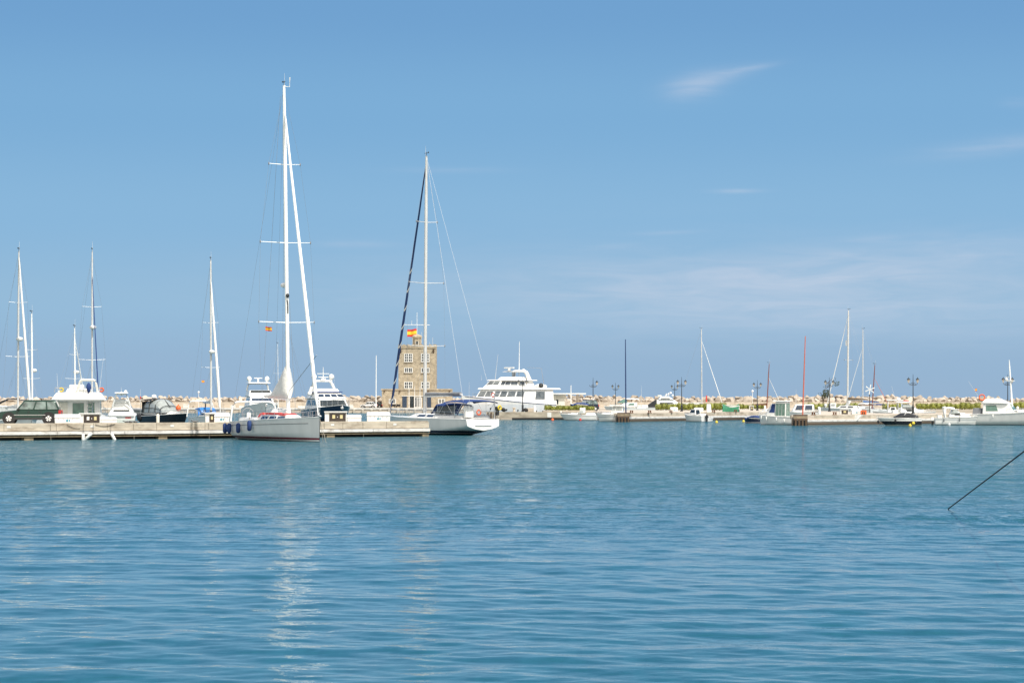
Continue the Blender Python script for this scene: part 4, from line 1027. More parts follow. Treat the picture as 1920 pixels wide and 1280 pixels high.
for px in (94, 250, 391, 607.5, 680):
    p, q = dock_pt(px, -.04, 1.2), dock_pt(px + .5, -.1, -.1)
    o = obj('dock_rope', MB().tube(p, q, .015, n=5), M['rope']); tag(o, 'pale rope hanging straight down the dock face into the water', 'rope', 'ropes hanging down the dock face')
# ---- hedges
def leafy(name, boxes, n, size, m, parent=None, seed=1, core=True):
    r = random.Random(seed); mb = MB(); tot = sum(b[3] * b[4] * b[5] for b in boxes)
    for cx, cy, cz, sx, sy, sz in boxes:
        if core: mb.ball((cx, cy, cz), (sx * .42, sy * .4, sz * .4), 10, 6)
        for k in range(int(n * sx * sy * sz / tot)):
            d = Vector((r.gauss(0, 1), r.gauss(0, 1), r.gauss(0, 1))).normalized() * r.uniform(.72, 1.08)
            e = .6; q = [math.copysign(abs(c) ** e, c) for c in d]
            c = Vector((cx + q[0] * sx / 2, cy + q[1] * sy / 2, cz + q[2] * sz / 2))
            a = Vector((r.gauss(0, 1), r.gauss(0, 1), r.gauss(0, 1))).normalized(); b = a.cross(Vector((r.gauss(0, 1), r.gauss(0, 1), r.gauss(0, 1)))).normalized()
            s1, s2 = size * r.uniform(.6, 1.3), size * r.uniform(.35, .7)
            mb.add([c - a * s1, c - b * s2, c + a * s1, c + b * s2], [(0, 1, 2, 3)])
    return obj(name, mb, m, parent, smooth=False)
def hedge(px0, px1, pyt, Y, label, z0=QZ, seed=1, dep=1.2, n=None):
    w = (px1 - px0) * Y / F; h = Z(pyt, Y) - z0; r = random.Random(seed); bx = []; k = max(2, int(w / .95))
    for i in range(k):
        hh = h * r.uniform(.82, 1.08); bx.append(((i + .5) * w / k - w / 2, r.uniform(-.1, .1), hh / 2, w / k * 1.35, dep * r.uniform(.85, 1.1), hh))
    o = leafy('hedge', bx, n or int(w * 260), .11, M['leaf'], seed=seed); o.location = (X((px0 + px1) / 2, Y), Y, z0); tag(o, label, 'hedge', 'low clipped hedges'); return o
o = obj('planter_kerb', MB().box((0, 0, .12), (8.2, 1.5, .24)), M['conc'], bevel=.02); o.location = (X(1067, 377.6), 377.6, QZ); tag(o, 'low concrete kerb under the hedge beside the big motor yacht', 'kerb')
hedge(1022, 1113, 760, 377.6, 'leftmost yellow green hedge, beside the stern of the big motor yacht', QZ + .24, 2)
hedge(1230, 1361, 755, 438, 'tallest long green hedge, behind the black double lamp', QZ, 3, 1.6)
hedge(1368, 1437, 757.5, 500, 'short hedge behind the lamp left of the white cabin boat', QZ, 4)
hedge(1506, 1612, 755.5, 472, 'green hedge behind the olive tree and the red pole', QZ, 5)
hedge(1655, 1700, 756, 475, 'short hedge seen under the awning of the white sloop', QZ, 6)
hedge(1718, 1838, 754, 470, 'ragged green hedge left of the rightmost big cruiser', QZ, 7, 1.6)
hedge(1893, 1990, 753.5, 468, 'green hedge behind the bow of the rightmost big cruiser', QZ, 8, 1.6)
# olive tree bent by the wind
def tree():
    Y = 482; t = thing('olive_tree', 'small windswept olive tree with sparse dark leaves behind the double lamp', 'tree', (X(1543, Y), Y, QZ)); k = Y / F
    def p(px, py, y=0): return ((px - 1543) * k, y, Z(py, Y) - QZ)
    tr = obj('trunk', MB().path([p(1543, 766), p(1543.5, 752), p(1542, 745)], [.16, .12, .09], 8).path([p(1543.5, 752), p(1547, 742, .2), p(1550, 735, .1)], [.1, .07, .05], 6), M['bark'], t)
    limbs = [[(1542, 745), (1540, 738), (1538, 736)], [(1542, 745), (1547, 730), (1549, 720)], [(1549, 728), (1556, 722), (1566, 718), (1569, 716)], [(1549, 720), (1556, 714), (1562, 709)], [(1547, 742), (1552, 735), (1554, 731)]]
    lm = MB()
    for l in limbs: lm.path([p(a, b, .1 * i) for i, (a, b) in enumerate(l)], [.07, .05, .03, .02][:len(l)], 5)
    obj('branch', lm, M['bark'], t)
    bx = []
    for a, b, s_, n in ((1549, 738, 1.15, 3), (1545, 744, .8, 2), (1553, 742, .7, 2), (1549, 731, .6, 1), (1548, 722, .45, 1), (1557, 720, .5, 1), (1569, 719, .75, 2), (1569, 724, .5, 1), (1562, 709, .5, 1), (1540, 741, .55, 1), (1551, 748, .6, 1), (1557, 715, .35, 1)):
        for j in range(n): q = p(a + rnd.uniform(-2, 2), b + rnd.uniform(-3, 3), rnd.uniform(-.3, .3)); bx.append((q[0] + rnd.uniform(-.25, .25), q[1], q[2] + rnd.uniform(-.2, .2), s_ * 1.15, s_ * 1.2, s_ * rnd.uniform(.7, 1.3)))
    leafy('crown', bx, 1500, .085, M['leafo'], t, 9, core=False)
tree()

# ================================================================== BOATS
def sailcone(b, mp, z0, z1, ln, w):
    """mainsail flaked in a tall bag: high against the mast, low at the boom end"""
    rg = []
    for i in range(13):
        u = i / 12; x = .35 - ln * u
        top = z0 + (z1 - z0) * max(0, 1 - u * 1.35) ** 1.15 + .36 * (1 - .3 * u); bot = z0 - .12 + .1 * u
        ww = w * (1 - .62 * u ** .7) * (1 if i else .35) * (1 + .06 * math.sin(i * 2.3))
        if i == 0: top = z0 + (z1 - z0) * .6
        ring = []
        for k in range(18):
            a = 2 * PI * k / 18; q = math.sin(a); c = .5 - .5 * math.cos(a)        # c: 0 bottom .. 1 top
            fat = (1 - c) ** .45 * (.25 + .75 * min(1, (c + .04) * 3.2)); zz = bot + (top - bot) * c
            ring.append((mp(zz).x + x, math.copysign(ww * fat * (1 + .07 * math.sin(k * 3 + i)), q) if abs(q) > 1e-3 else 0, zz))
        rg.append(ring)
    return b.put('mainsail_bag', MB().loft(rg), 'canvas', ang=60)

# --- tall white sloop, left foreground
p_st = Vector((X(473, 185), 185, 0)); p_bw = Vector((X(600, 170.7), 170.7, 0)); c = (p_st + p_bw) / 2; d = p_bw - p_st
b = Boat('sailboat', 'tall white sloop with dark red waterline moored bow out on the near dock', 'sailboat', 0, 0, math.degrees(math.atan2(d.y, d.x)), d.length, 4.3, 1.78, 1.34, HM['big'],
         loc=c, tw=.84, rake=.12, draft=.35, peak=.36, pw=1.9, flare=.35, sheer=1.2, srake=.3)
b.house('coachroof', .3, .70, 2.5, 1.42, 1.9, .9, .3, .7, wf=.55, side=[(.1, .3, .3, .75), (.36, .56, .3, .75), (.62, .85, .3, .7)], glass='glassb', bevel=.08)
b.house('cockpit_coaming', .08, .33, 3.1, 1.3, 1.68, .2, .1, .3, bevel=.06)
b.house('spray_hood', .27, .36, 2.0, 1.7, 2.05, .5, .1, .5, m='red', bevel=.08)
b.house('deck_cover', .34, .60, 1.2, 1.85, 2.02, .5, .2, .3, m='red', bevel=.05)
mp = b.rig(.553, 1.7, 26.3, .15, 1.0, 'mastw', [(8.7, 2.15), (14.6, 1.95), (20.4, 1.22)], (.93, .13, 'mastw'), .975, True, 11.35, -1, None)
b.put('boom', MB().tube((mp(3.1).x, 0, 3.05), (mp(3.1).x - 5.6, 0, 3.3), .12, .1, 8), 'mastw')
sailcone(b, mp, 3.2, 5.6, 5.5, .62)
b.put('mast_collar', MB().lathe((mp(1.9).x, 0, 1.8), [(.24, 0), (.2, .5), (.17, .55)], 12), 'white')
b.put('halyard_bundle', MB().path([(mp(z).x + .17, .05 * math.sin(z * 9), z) for z in (9.4, 9.8, 10.1, 10.4)], .045, 5), 'trim')
b.put('deck_light', MB().ball((mp(10.7).x + .18, 0, 10.7), (.12, .14, .16), 8, 6), 'trim')
b.put('masthead_antenna', MB().path([(mp(26.3).x + .1, 0, 26.2), (mp(26.3).x + .1, .4, 26.2), (mp(26.3).x + .1, .42, 26.9)], [.03, .03, .05], 6), 'white')
b.put('halyard', MB().tube((mp(25).x - .25, .1, 25.5), (mp(25).x - 3.4, 1.0, 3.4), .011, n=4).tube((mp(25).x - .3, -.2, 25.5), (mp(25).x - 1.2, -1.4, 1.8), .011, n=4).tube((mp(20).x, .1, 14.5), (mp(5).x + .9, .3, 2.0), .012, n=4).tube((mp(4).x + .1, 0, 3.6), (b.x(.955), .0, 6.2), .022, n=5), 'wire')
b.arch(.03, 3.75, 1.35, 2.86, -.1, .075, .95, name='stern_arch')
b.rails(.1, .93, .62, 9, .016)
b.wheel(.12, -.95, 1.95, .45); b.wheel(.12, .95, 1.95, .45)
b.satdome((b.x(.2), .75, 1.55), .3)
b.put('gas_locker', MB().box((b.x(.16), .2, 1.6), (.5, 1.2, .5)), 'white', bevel=.05)
st = MB()
for sd in (-1,): st.path([Vector(b.hp(t_, .835 - .04 * t_, sd)) + Vector((0, sd * .012, 0)) for t_ in [i / 14 * .9 + .02 for i in range(15)]], .016, 5)
b.put('cove_stripe', st, 'trim')
b.put('anchor', MB().box((b.x(1.0) - .1, 0, 1.84), (.5, .16, .1)), 'steel', bevel=.02)
for i, (t_, dz) in enumerate(((-.035, -.12), (.05, -.12), (.24, -.14), (.42, -.02))):
    b.fender(t_, -1, 'navy fender on the side of the tall sloop, ' + ('nearest its stern', 'second from its stern', 'third from its stern', 'farthest towards its bow')[i], 'navy', .78, .17, dz, 'navy fenders of the tall sloop')
spanish_flag('tiny red and yellow flag hanging under the lower spreader of the tall sloop', b.world((mp(8.4).x - .1, -1.15, 8.05)), .5, .3, R(160), -.1)
big = b
for a, q in ((601, 604.5), (598.5, 612)):
    w0 = b.world((b.x(.995), 0, 1.7)); o = obj('mooring_rope', MB().tube(w0, (X(q, w0.y - 1), w0.y - 1 + (1 if a > 600 else 0), -.1), .02, n=5), M['rope'])
    tag(o, 'steeper pale mooring line going down from the bow of the tall sloop' if a > 600 else 'slanting pale mooring line going down from the bow of the tall sloop', 'rope')

# --- second sloop beyond the dock end
p_st = Vector((X(905, 203), 203, 0)); p_bw = Vector((X(729, 214.5), 214.5, 0)); c = (p_st + p_bw) / 2; d = p_bw - p_st
b = Boat('sailboat', 'white sloop with navy canopies and navy furled sail beyond the dock end', 'sailboat', 0, 0, math.degrees(math.atan2(d.y, d.x)), d.length, 4.3, 1.6, 1.38, HM['sail2'],
         loc=c, tw=.80, rake=1.1, draft=.4, over=.42, srake=-.15, peak=.42, flare=.3)
b.house('coachroof', .36, .76, 2.4, 1.42, 1.85, 1.2, .3, .7, wf=.5, side=[(.08, .36, .3, .7), (.42, .7, .3, .7)], glass='glassb', bevel=.08)
b.house('cockpit_coaming', .06, .38, 3.2, 1.35, 1.7, .2, .3, .3, bevel=.08)
mp = b.rig(.603, 1.7, 24.3, .155, .25, 'alu', [(7.7, 2.0), (13.2, 1.85), (18.5, 1.1)], (.975, .105, M['spiral']), .985, 'wirew', None, 1, None)
b.put('boom', MB().tube((mp(3.4).x, 0, 3.35), (mp(3.4).x - 5.6, 0, 3.45), .12, .1, 8), 'alu')
b.put('sail_cover', MB().loft([[(mp(3.4).x - .2 - 5.2 * u, .17 * math.cos(a) * (1 - .3 * u), 3.5 + (.17 + .03 * math.sin(u * 9)) * math.sin(a)) for a in [2 * PI * k / 10 for k in range(10)]] for u in [i / 6 for i in range(7)]]), 'grey')
b.canopy(.24, .40, 2.9, 1.7, 2.75, 'navy', .1, 'spray_hood', True, 0, .75)
b.canopy(.0, .25, 3.3, 1.5, 3.05, 'navy', .15, 'bimini', True)
b.put('spray_hood_window', MB().plate([(b.x(.395), -1.0, 1.8), (b.x(.395), 1.0, 1.8), (b.x(.36), .9, 2.5), (b.x(.36), -.9, 2.5)], 0, 1, 0, 1), 'vinyl', smooth=False)
b.put('liferaft_canister', MB().box((b.x(.05), .95, 2.0), (.35, .85, .98)), 'white', bevel=.07)
b.put('life_sling', MB().torus((b.x(.02), .2, 1.95), .2, .06, 'x', 14, 6), 'orange')
b.put('horseshoe_buoy', MB().torus((b.x(-.0) - .05, -1.75, 2.35), .16, .07, 'x', 14, 6), 'yellow')
b.put('outboard_on_rail', MB().box((b.x(.0) + .15, -1.65, 2.0), (.25, .25, .6)).box((b.x(0) + .15, -1.65, 2.3), (.3, .35, .3)), 'trim', bevel=.05)
b.put('radar_post', MB().tube((b.x(.02), -1.45, 1.4), (b.x(.02), -1.45, 3.5), .05, n=6), 'steel')
b.rails(.02, .93, .62, 10, .016); b.wheel(.16, 0, 2.0, .5)
b.put('stern_rail', MB().path([b.edge(0, 1, .65, .1), (b.x(0) + .02, 0, 2.05), b.edge(0, -1, .65, .1)], .018, 5), 'steel')
b.put('transom_step', MB().box((b.x(0) - .02, 0, .85), (.3, 1.7, .06)), 'white2', bevel=.02)
b.put('cove_stripe', MB().path([Vector(b.hp(t_, .86, -1)) + Vector((0, -.012, 0)) for t_ in [.15 + i / 14 * .82 for i in range(15)]], .022, 5), 'trim')
b.ports([.12], -1, .62, .12, .12)
b.antenna((b.x(.02), 1.2, 1.5), 3.0)
q = b.world((b.x(.97), 0, 1.7)); o = obj('mooring_rope', MB().path(catenary(b.world(b.edge(.85, -1)), dock_pt(790, .4, 1.25), .15), .02, 5), M['rope']); tag(o, 'pale mooring line from the second sloop to the dock end', 'rope')

# --- trawler yacht stern on, left
b = Boat('motor_yacht', 'white trawler yacht seen from its stern behind the long white dock box', 'motor yacht', 150, 199.5, 99, 12, 4.4, 2.1, 1.35, HM['trawl'], tw=.92, rake=1.0, flare=.4)
b.house('saloon', .10, .72, 3.55, 1.3, 2.98, 1.0, .0, .1, back=[(.36, .62, .02, .86), (.72, .86, .02, .9)], side=[(.3, .55, .5, .85), (.6, .9, .5, .85)], glass='glassg', bevel=.04)
b.put('shutter', MB().box((b.x(.10) - .02, 1.27, 2.2), (.05, .75, 1.25)).box((b.x(.10) - .05, 1.27, 2.35), (.04, .78, .06)).box((b.x(.10) - .05, 1.27, 1.95), (.04, .78, .06)), 'cream', smooth=False)
b.house('flybridge', -.02, .62, 4.5, 2.92, 3.62, 1.0, .12, 1.0, bevel=.16)
b.house('flybridge_seat', .12, .4, 2.2, 3.6, 3.95, .3, .15, .4, bevel=.12)
a_ = b.arch(.1, 1.65, 3.45, 4.62, -.2, .09, .82, 'cream', name='radar_arch', wide=.35); a_.location = (0, -.72, 0)
rl = MB()
for sd in (-1, 1): rl.path([(b.x(.0), sd * 1.9, 3.6), (b.x(.0), sd * 1.85, 4.0), (b.x(.3), sd * 1.85, 4.0), (b.x(.5), sd * 1.5, 4.0)], .022, 5)
rl.path([(b.x(.0), -1.85, 4.0), (b.x(.0), 1.85, 4.0)], .022, 5)
for yy in (-1.2, -.4, .4, 1.2): rl.tube((b.x(0), yy, 3.6), (b.x(0), yy, 4.0), .018, n=5)
b.put('flybridge_rail', rl, 'steel')
lad = MB()
for yy in (-.75, -1.1): lad.tube((b.x(.02), yy, 1.2), (b.x(.08), yy, 3.3), .03, n=5)
for k in range(7): lad.tube((b.x(.02) + k * .1, -.75, 1.35 + k * .28), (b.x(.02) + k * .1, -1.1, 1.35 + k * .28), .03, n=5)
b.put('ladder', lad, 'steel')
b.put('helm_seat', MB().box((b.x(.25), .2, 4.0), (.5, 1.2, .5)), 'white', bevel=.08)
b.put('horseshoe_buoy', MB().torus((b.x(.0), 1.35, 3.82), .14, .06, 'x', 14, 6, .5, 5.8), 'yellow'); b.put('horseshoe_buoy', MB().torus((b.x(.0), -1.85, 3.82), .14, .06, 'x', 14, 6, .5, 5.8), 'orange')
b.put('folded_ensign', MB().loft([[(b.x(-.01) + .12 * math.cos(a) * w_, -.82 + .16 * math.sin(a) * w_, z_) for a in [2 * PI * k / 9 for k in range(9)]] for z_, w_ in ((3.55, .2), (3.7, .8), (4.0, 1.3), (4.2, 1.1), (4.4, .3))]), 'navy')
b.put('swim_platform', MB().box((b.x(0) - .4, 0, .45), (.9, 3.6, .12)), 'teak', bevel=.03)
b.antenna((b.x(.4), 1.75, 3.5), 1.7, (0, .1)); b.antenna((b.x(.3), -1.6, 3.6), 2.9, (0, -.35), .014)
b.satdome((b.x(.5), 2.0 - .3, 3.55), .1); b.rails(.5, .95, .7, 6)
# --- white sports cruiser stern on
b = Boat('motor_yacht', 'white flybridge cruiser seen from astern between trawler and black cruiser', 'motor yacht', 229, 263, 98, 9.5, 3.1, 1.9, 1.3, HM['grn'], tw=.95, rake=1.2)
b.house('cockpit', -.02, .4, 2.9, 1.25, 1.75, .3, .2, .5, bevel=.12); b.house('cabin', .12, .7, 2.7, 1.6, 2.75, 1.4, .4, 1.1, back=[(.15, .85, .1, .3)], side=[(.2, .8, .4, .8)], bevel=.15)
b.house('flybridge', .14, .5, 1.9, 2.7, 3.1, .8, .3, .6, bevel=.12)
b.arch(.12, 1.9, 2.3, 3.7, -.3, .09, .62, name='radar_arch', wide=.3); b.house('hard_top', .05, .3, 1.5, 3.75, 3.85, .1, .1, .1, bevel=.04)
b.dome((b.x(.15), 0, 3.5), .26); b.antenna((b.x(.1), 0, 3.85), .6); b.dome((b.x(.15), -.45, 3.85), .16)
b.put('outdrive', MB().box((b.x(0) - .3, -.9, .3), (.5, .5, .7)), 'grey', bevel=.06); b.put('name_board', MB().box((b.x(0) - .02, -.75, 1.12), (.04, .6, .12)), 'red', smooth=False)
# --- black hulled cruiser, bow to us
b = Boat('motor_yacht', 'black hulled cruiser with black framed canopy and an orange ball on deck', 'motor yacht', 316, 272, -50, 8.2, 2.9, 1.55, 1.2, HM['black'], tw=.9, rake=1.3, flare=.55, deck='white')
b.house('foredeck', .34, .86, 2.0, 1.35, 1.75, 1.8, .2, .8, wf=.4, side=[(.25, .5, .35, .7)], bevel=.12)
b.canopy(.08, .56, 2.55, 1.6, 3.15, 'vinyl', .15, 'canopy_screen', False, .1, 1.1, True)
fr = MB()
for i, u in enumerate((.10, .24, .4, .53)):
    zt = 3.13 if u < .3 else (3.0 if u < .45 else 2.35); fr.path([(b.x(u), -math.cos(PI * k / 8) * 1.3, 1.6 + (zt - 1.58) * math.sin(PI * k / 8) ** .55) for k in range(9)], .045, 5)
for yy in (-1.29, 1.29): fr.path([(b.x(.1), yy, 2.1), (b.x(.35), yy, 2.1), (b.x(.54), yy, 1.9)], .035, 5)
fr.path([(b.x(.08), 0, 3.17), (b.x(.4), 0, 3.05), (b.x(.55), 0, 2.2)], .04, 5)
b.put('canopy_frame', fr, 'black'); b.canopy(.04, .30, 2.62, 1.7, 3.2, 'black', .1, 'canopy_roof', False)
b.put('rear_curtain', MB().box((b.x(.05), 0, 2.2), (.06, 2.5, 1.3)), 'black', bevel=.03); b.rails(.5, .95, .45, 6, .02)
b.house('tender', -.12, .04, 2.2, .5, 1.35, .2, .3, .4, m='rib', bevel=.25); b.put('rolled_cover', MB().ball((b.x(.0), -1.1, 1.0), (.6, .45, .5)), 'black')
b.dome((b.x(.12), 0, 3.2), .3); b.antenna((b.x(.02), -1.3, 1.4), 2.9, (0, 0), .03); b.put('antenna_ribbon', MB().box((b.x(.02), -1.3, 3.3), (.04, .12, .3)), 'red', smooth=False)
w = b.world((b.x(.82), -.35, 2.1)); o = obj('mooring_buoy', MB().ball((0, 0, 0), (.3, .3, .33)).tube((0, 0, .28), (0, 0, .42), .06, n=6), M['orange']); o.location = w; tag(o, 'round orange red ball lying on the foredeck of the black cruiser', 'buoy')
o = obj('fender', MB().lathe((0, 0, 0), [(.06, 0), (.12, .06), (.13, .6), (.1, .68), (.05, .72)], 12), M['cream']); p = dock_pt(307, 1.0); o.location = p; tag(o, 'cream fender standing upright on the dock before the black cruiser', 'fender')
# --- blue hooded small sloop with its tall mast
b = Boat('sailboat', 'small white sloop with blue spray hood behind the near dock', 'sailboat', 394, 243, -70, 9.6, 3.0, 1.55, 1.2, HM['white'], tw=.8, rake=.7)
b.house('coachroof', .34, .72, 1.8, 1.35, 1.8, .8, .2, .5, wf=.6, side=[(.1, .4, .3, .75), (.5, .85, .3, .75)], bevel=.07)
b.canopy(.2, .38, 1.9, 1.5, 2.28, 'blue', .05, 'spray_hood', True, 0, .6); b.put('solar_panel', MB().hexa([(b.x(.5), -.8, 1.95), (b.x(.64), -.8, 1.9), (b.x(.64), .8, 1.9), (b.x(.5), .8, 1.95)], [(b.x(.5), -.8, 2.0), (b.x(.64), -.8, 1.95), (b.x(.64), .8, 1.95), (b.x(.5), .8, 2.0)]), 'solar', smooth=False)
b.arch(.05, 2.9, 1.3, 2.9, 0, .06, .9, name='stern_arch'); b.rails(.1, .93, .6, 8); b.put('windvane', MB().tube((b.x(0), .6, 1.3), (b.x(0), .6, 2.6), .03, n=5).box((b.x(0), .6, 2.5), (.3, .06, .5)), 'trim')
mp = b.rig(.545, 1.6, Z(487, 242), .11, .15, 'alu', [(Z(605, 242), .8), (Z(689, 242), .95)], (.87, .13, 'canvas'), .97, True, Z(662, 242), 1, (2.7, 3.6, 'canvas', .3, .2))
spanish_flag('tiny faded striped flag below the spreader left of the second mast', (X(378, 243), 243, Z(717, 243)), .3, .22, R(15), 0); 
# --- hidden sloops whose masts rise at the left
def masts(px, Y, hd, L, pyt, sprs, stay, radar, label, m='alu', tm=.55, r=.09, mz=None, tb=.97, rake=.2, B=3.2):
    b = Boat('sailboat', label, 'sailboat', px, Y, hd, L, B, 1.35, 1.1, HM['white'], tw=.8, rake=.7)
    b.house('coachroof', .34, .72, 1.8, 1.25, 1.6, .8, .2, .5, wf=.6, side=[(.1, .4, .3, .75), (.5, .85, .3, .75)], bevel=.07)
    b.rig(tm, 1.4, Z(pyt, Y), r, rake, m, [(Z(a, Y), w_) for a, w_ in sprs], stay, tb, True, radar and Z(radar, Y), 1, (2.3, 3.4, 'canvas', .3, .2)); b.rails(.1, .93, .55, 8); return b
masts(30.5, 214, -62, 9.5, 472, [(568, .85), (669, 1.1)], (.97, .11, 'canvas'), 639, 'sloop whose tall mast rises behind the bonnet of the green car', rake=-.35)
masts(57, 236, 75, 8.5, 588, [(656, .65), (710, .9)], None, 697, 'sloop with the shorter mast right of the leftmost tall mast', 'mastw', rake=.15)
masts(138.5, 240, 80, 8, 615, [(665, .55), (710, 1.0)], (.9, .07, 'mastw'), 700, 'sloop with the short mast just left of the mast behind the trawler', 'mastw', r=.08, B=2.6)
masts(171, 222, -70, 9, 472, [(576, .9), (675, 1.25)], (.86, .05, 'navy'), 617, 'sloop with navy furled sail on a tall mast behind the trawler', rake=-.1)
masts(519.5, 430, 60, 8, 645, [(700, .9)], None, None, 'distant sloop with a very thin mast left of the tall sloop sail bag', 'mastw', r=.045, B=2.6)
# --- motor yacht behind the tall sloop (bow on)
b = Boat('motor_yacht', 'motor yacht with two white domes seen bow on behind the tall sloop arch', 'motor yacht', 489, 332, -78, 14, 4.6, 2.7, 1.8, HM['grn'], tw=.9, rake=2.0, flare=.6)
b.house('saloon', .15, .66, 3.7, 2.1, 3.55, 1.6, .2, .7, front=[(.08, .92, .35, .8)], side=[(.2, .9, .4, .8)], bevel=.15, glass='glassb'); b.house('flybridge', .12, .5, 3.4, 3.5, 4.4, .6, .2, .5, front=[(.05, .95, .6, .95)], bevel=.15, glass='glass')
b.arch(.2, 3.0, 4.3, 5.35, .0, .12, .95, name='radar_arch'); b.house('hard_top', .12, .4, 3.1, 5.35, 5.5, .2, .1, .2, bevel=.05)
for yy in (-1.25, 1.25): b.satdome((b.x(.25), yy, 5.5), .34)
b.put('radar_scanner', MB().tube((b.x(.25), 0, 5.5), (b.x(.25), 0, 6.05), .12, n=8).box((b.x(.25), 0, 6.1), (.16, 1.1, .12)), 'white'); b.rails(.5, .95, .7, 7, .02)
b.put('anchor', MB().box((b.x(.99), 0, 2.3), (.2, .3, .4)), 'steel', bevel=.03)
# --- navy motor yacht
b = Boat('motor_yacht', 'navy hulled motor yacht with radar mast beyond the near dock', 'motor yacht', 618, 308, -72, 13.5, 4.9, 2.4, 1.7, HM['navy'], tw=.9, rake=1.8, flare=.6)
b.house('saloon', .1, .68, 4.1, 1.9, 3.2, 1.2, .2, .6, front=[(.06, .94, .25, .85)], side=[(.1, .42, .35, .85), (.48, .92, .35, .85)], bevel=.12)
b.house('bridge_deck', .08, .6, 4.0, 3.2, 3.9, 1.4, .2, .9, front=[(.04, .24, .3, .8), (.28, .48, .3, .8), (.52, .72, .3, .8), (.76, .96, .3, .8)], bevel=.12, glass='glassb')
b.house('awning', .3, .5, 3.6, 4.0, 4.12, .1, .1, .3, m='navy', bevel=.04)
b.house('flybridge', .1, .45, 3.3, 3.9, 4.5, .5, .3, .6, bevel=.12); b.arch(.2, 3.4, 4.1, 5.5, -.1, .13, .7, name='radar_arch', wide=.5)
for yy in (-1.15, 1.15): b.satdome((b.x(.22), yy, 5.5), .36)
b.put('radar_mast', MB().tube((b.x(.24), 0, 5.4), (b.x(.24), 0, 7.3), .08, .03, 6).box((b.x(.24), 0, 6.0), (.14, 1.3, .1)).box((b.x(.24), 0, 6.45), (.12, 1.6, .08)).box((b.x(.24), 0, 5.7), (.5, .6, .3)), 'white')
b.dome((b.x(.3), -1.9, 3.6), .38); b.rails(.35, .95, .75, 9, .022); b.put('anchor', MB().box((b.x(.99), 0, 2.05), (.2, .35, .35)), 'steel', bevel=.03)
b.put('boarding_ladder', MB().tube((b.x(.5), -2.35, 2.2), (b.x(.5), -2.5, 3.0), .04, n=5), 'steel'); b.antenna((b.x(.2), 1.6, 4.3), 2.1)
# --- big white motor yacht
p_bw = Vector((X(864, 374), 374, 0)); p_st = Vector((X(1020, 392), 392, 0)); c = (p_st + p_bw) / 2; d = p_bw - p_st
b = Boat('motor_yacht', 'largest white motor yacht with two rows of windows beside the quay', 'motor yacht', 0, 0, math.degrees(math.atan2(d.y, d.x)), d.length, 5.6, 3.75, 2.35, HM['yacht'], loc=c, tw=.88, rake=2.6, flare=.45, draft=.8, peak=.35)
b.house('main_deck', .02, .78, 4.7, 2.4, 4.75, 2.2, .0, .4, wf=.72, side=[(.15, .30, .32, .86), (.50, .62, .50, .86), (.645, .765, .50, .86), (.785, .885, .50, .86), (.905, .985, .50, .86)], front=[(.08, .48, .5, .86), (.52, .92, .5, .86)], bevel=.06, glass='yglass')
b.house('boat_deck', -.06, .70, 5.0, 4.75, 5.0, .3, .2, .2, wf=.75, bevel=.05)
b.house('wheelhouse', .22, .66, 3.7, 4.98, 6.15, 1.5, .4, .6, wf=.8, side=[(.28, .46, .38, .88), (.49, .68, .38, .88), (.70, .84, .38, .88), (.86, .97, .38, .88)], front=[(.08, .48, .4, .88), (.52, .92, .4, .88)], bevel=.06, glass='yglass')
b.house('wheelhouse_roof', .20, .60, 4.0, 6.15, 6.3, .3, .2, .2, wf=.85, bevel=.04); b.house('flybridge', .26, .5, 2.6, 6.3, 6.75, .6, .2, .5, bevel=.1)
b.arch(.26, 3.3, 5.9, 7.7, .7, .2, .8, name='radar_arch', wide=.5)
b.house('arch_top', .3, .44, 2.6, 7.55, 7.72, .5, .1, .3, bevel=.05)
b.put('radar_scanner', MB().tube((b.x(.43), 0, 7.7), (b.x(.43), 0, 8.1), .25, n=8).box((b.x(.43), 0, 8.2), (.3, 1.9, .2)), 'white', bevel=.03); b.dome((b.x(.28), .4, 7.7), .25)
b.put('mast', MB().tube((b.x(.31), 0, 7.0), (b.x(.31) - .1, 0, Z(640, 386)), .07, .03, 6), 'mastw'); b.antenna((b.x(.66), 1.0, 6.2), 4.0, (-.1, .5), .04); b.antenna((b.x(.7), -1, 6.2), .8)
b.put('aft_awning', MB().tube((b.x(.12), 2, 5), (b.x(.16), 2, 8.2), .03, n=5).tube((b.x(.16), 2, 8.2), (b.x(.3), 1.4, 8.3), .03, n=5), 'steel')
rl = MB()
for sd in (1, -1):
    pt = [Vector(b.edge(.04 + .72 * i / 18, sd, 0, .1)) for i in range(19)]
    for p_ in pt: rl.tube(p_, p_ + Vector((0, 0, .85)), .022, n=5)
    rl.path([p_ + Vector((0, 0, .85)) for p_ in pt], .025, 5); rl.path([p_ + Vector((0, 0, .45)) for p_ in pt], .015, 5)
b.put('railing', rl, 'steel'); b.house('bulwark', .0, .12, 5.2, 2.3, 2.95, .5, .0, .1, bevel=.05)
b.ports([.18, .26, .36, .39, .48, .60, .68, .76], 1, .62, .22, .24); b.ports([.18, .36, .48, .68], -1, .62, .2, .22)
b.put('deck_winch', MB().ball((b.x(.1), 1.0, 5.4), .4), 'trim'); b.put('tender', MB().ball((b.x(.03), -.2, 5.25), (1.5, .8, .45)), 'white2')
b.put('rubbing_strake', MB().path([Vector(b.hp(t_, .985, 1)) for t_ in [i / 16 * .97 for i in range(17)]], .06, 6), 'navy')
lifebuoy('red and white ring on the cabin side of the big motor yacht', b.world((b.x(.74), 1.95, 3.85)), 'y', .3, 'red', rz=R(50))
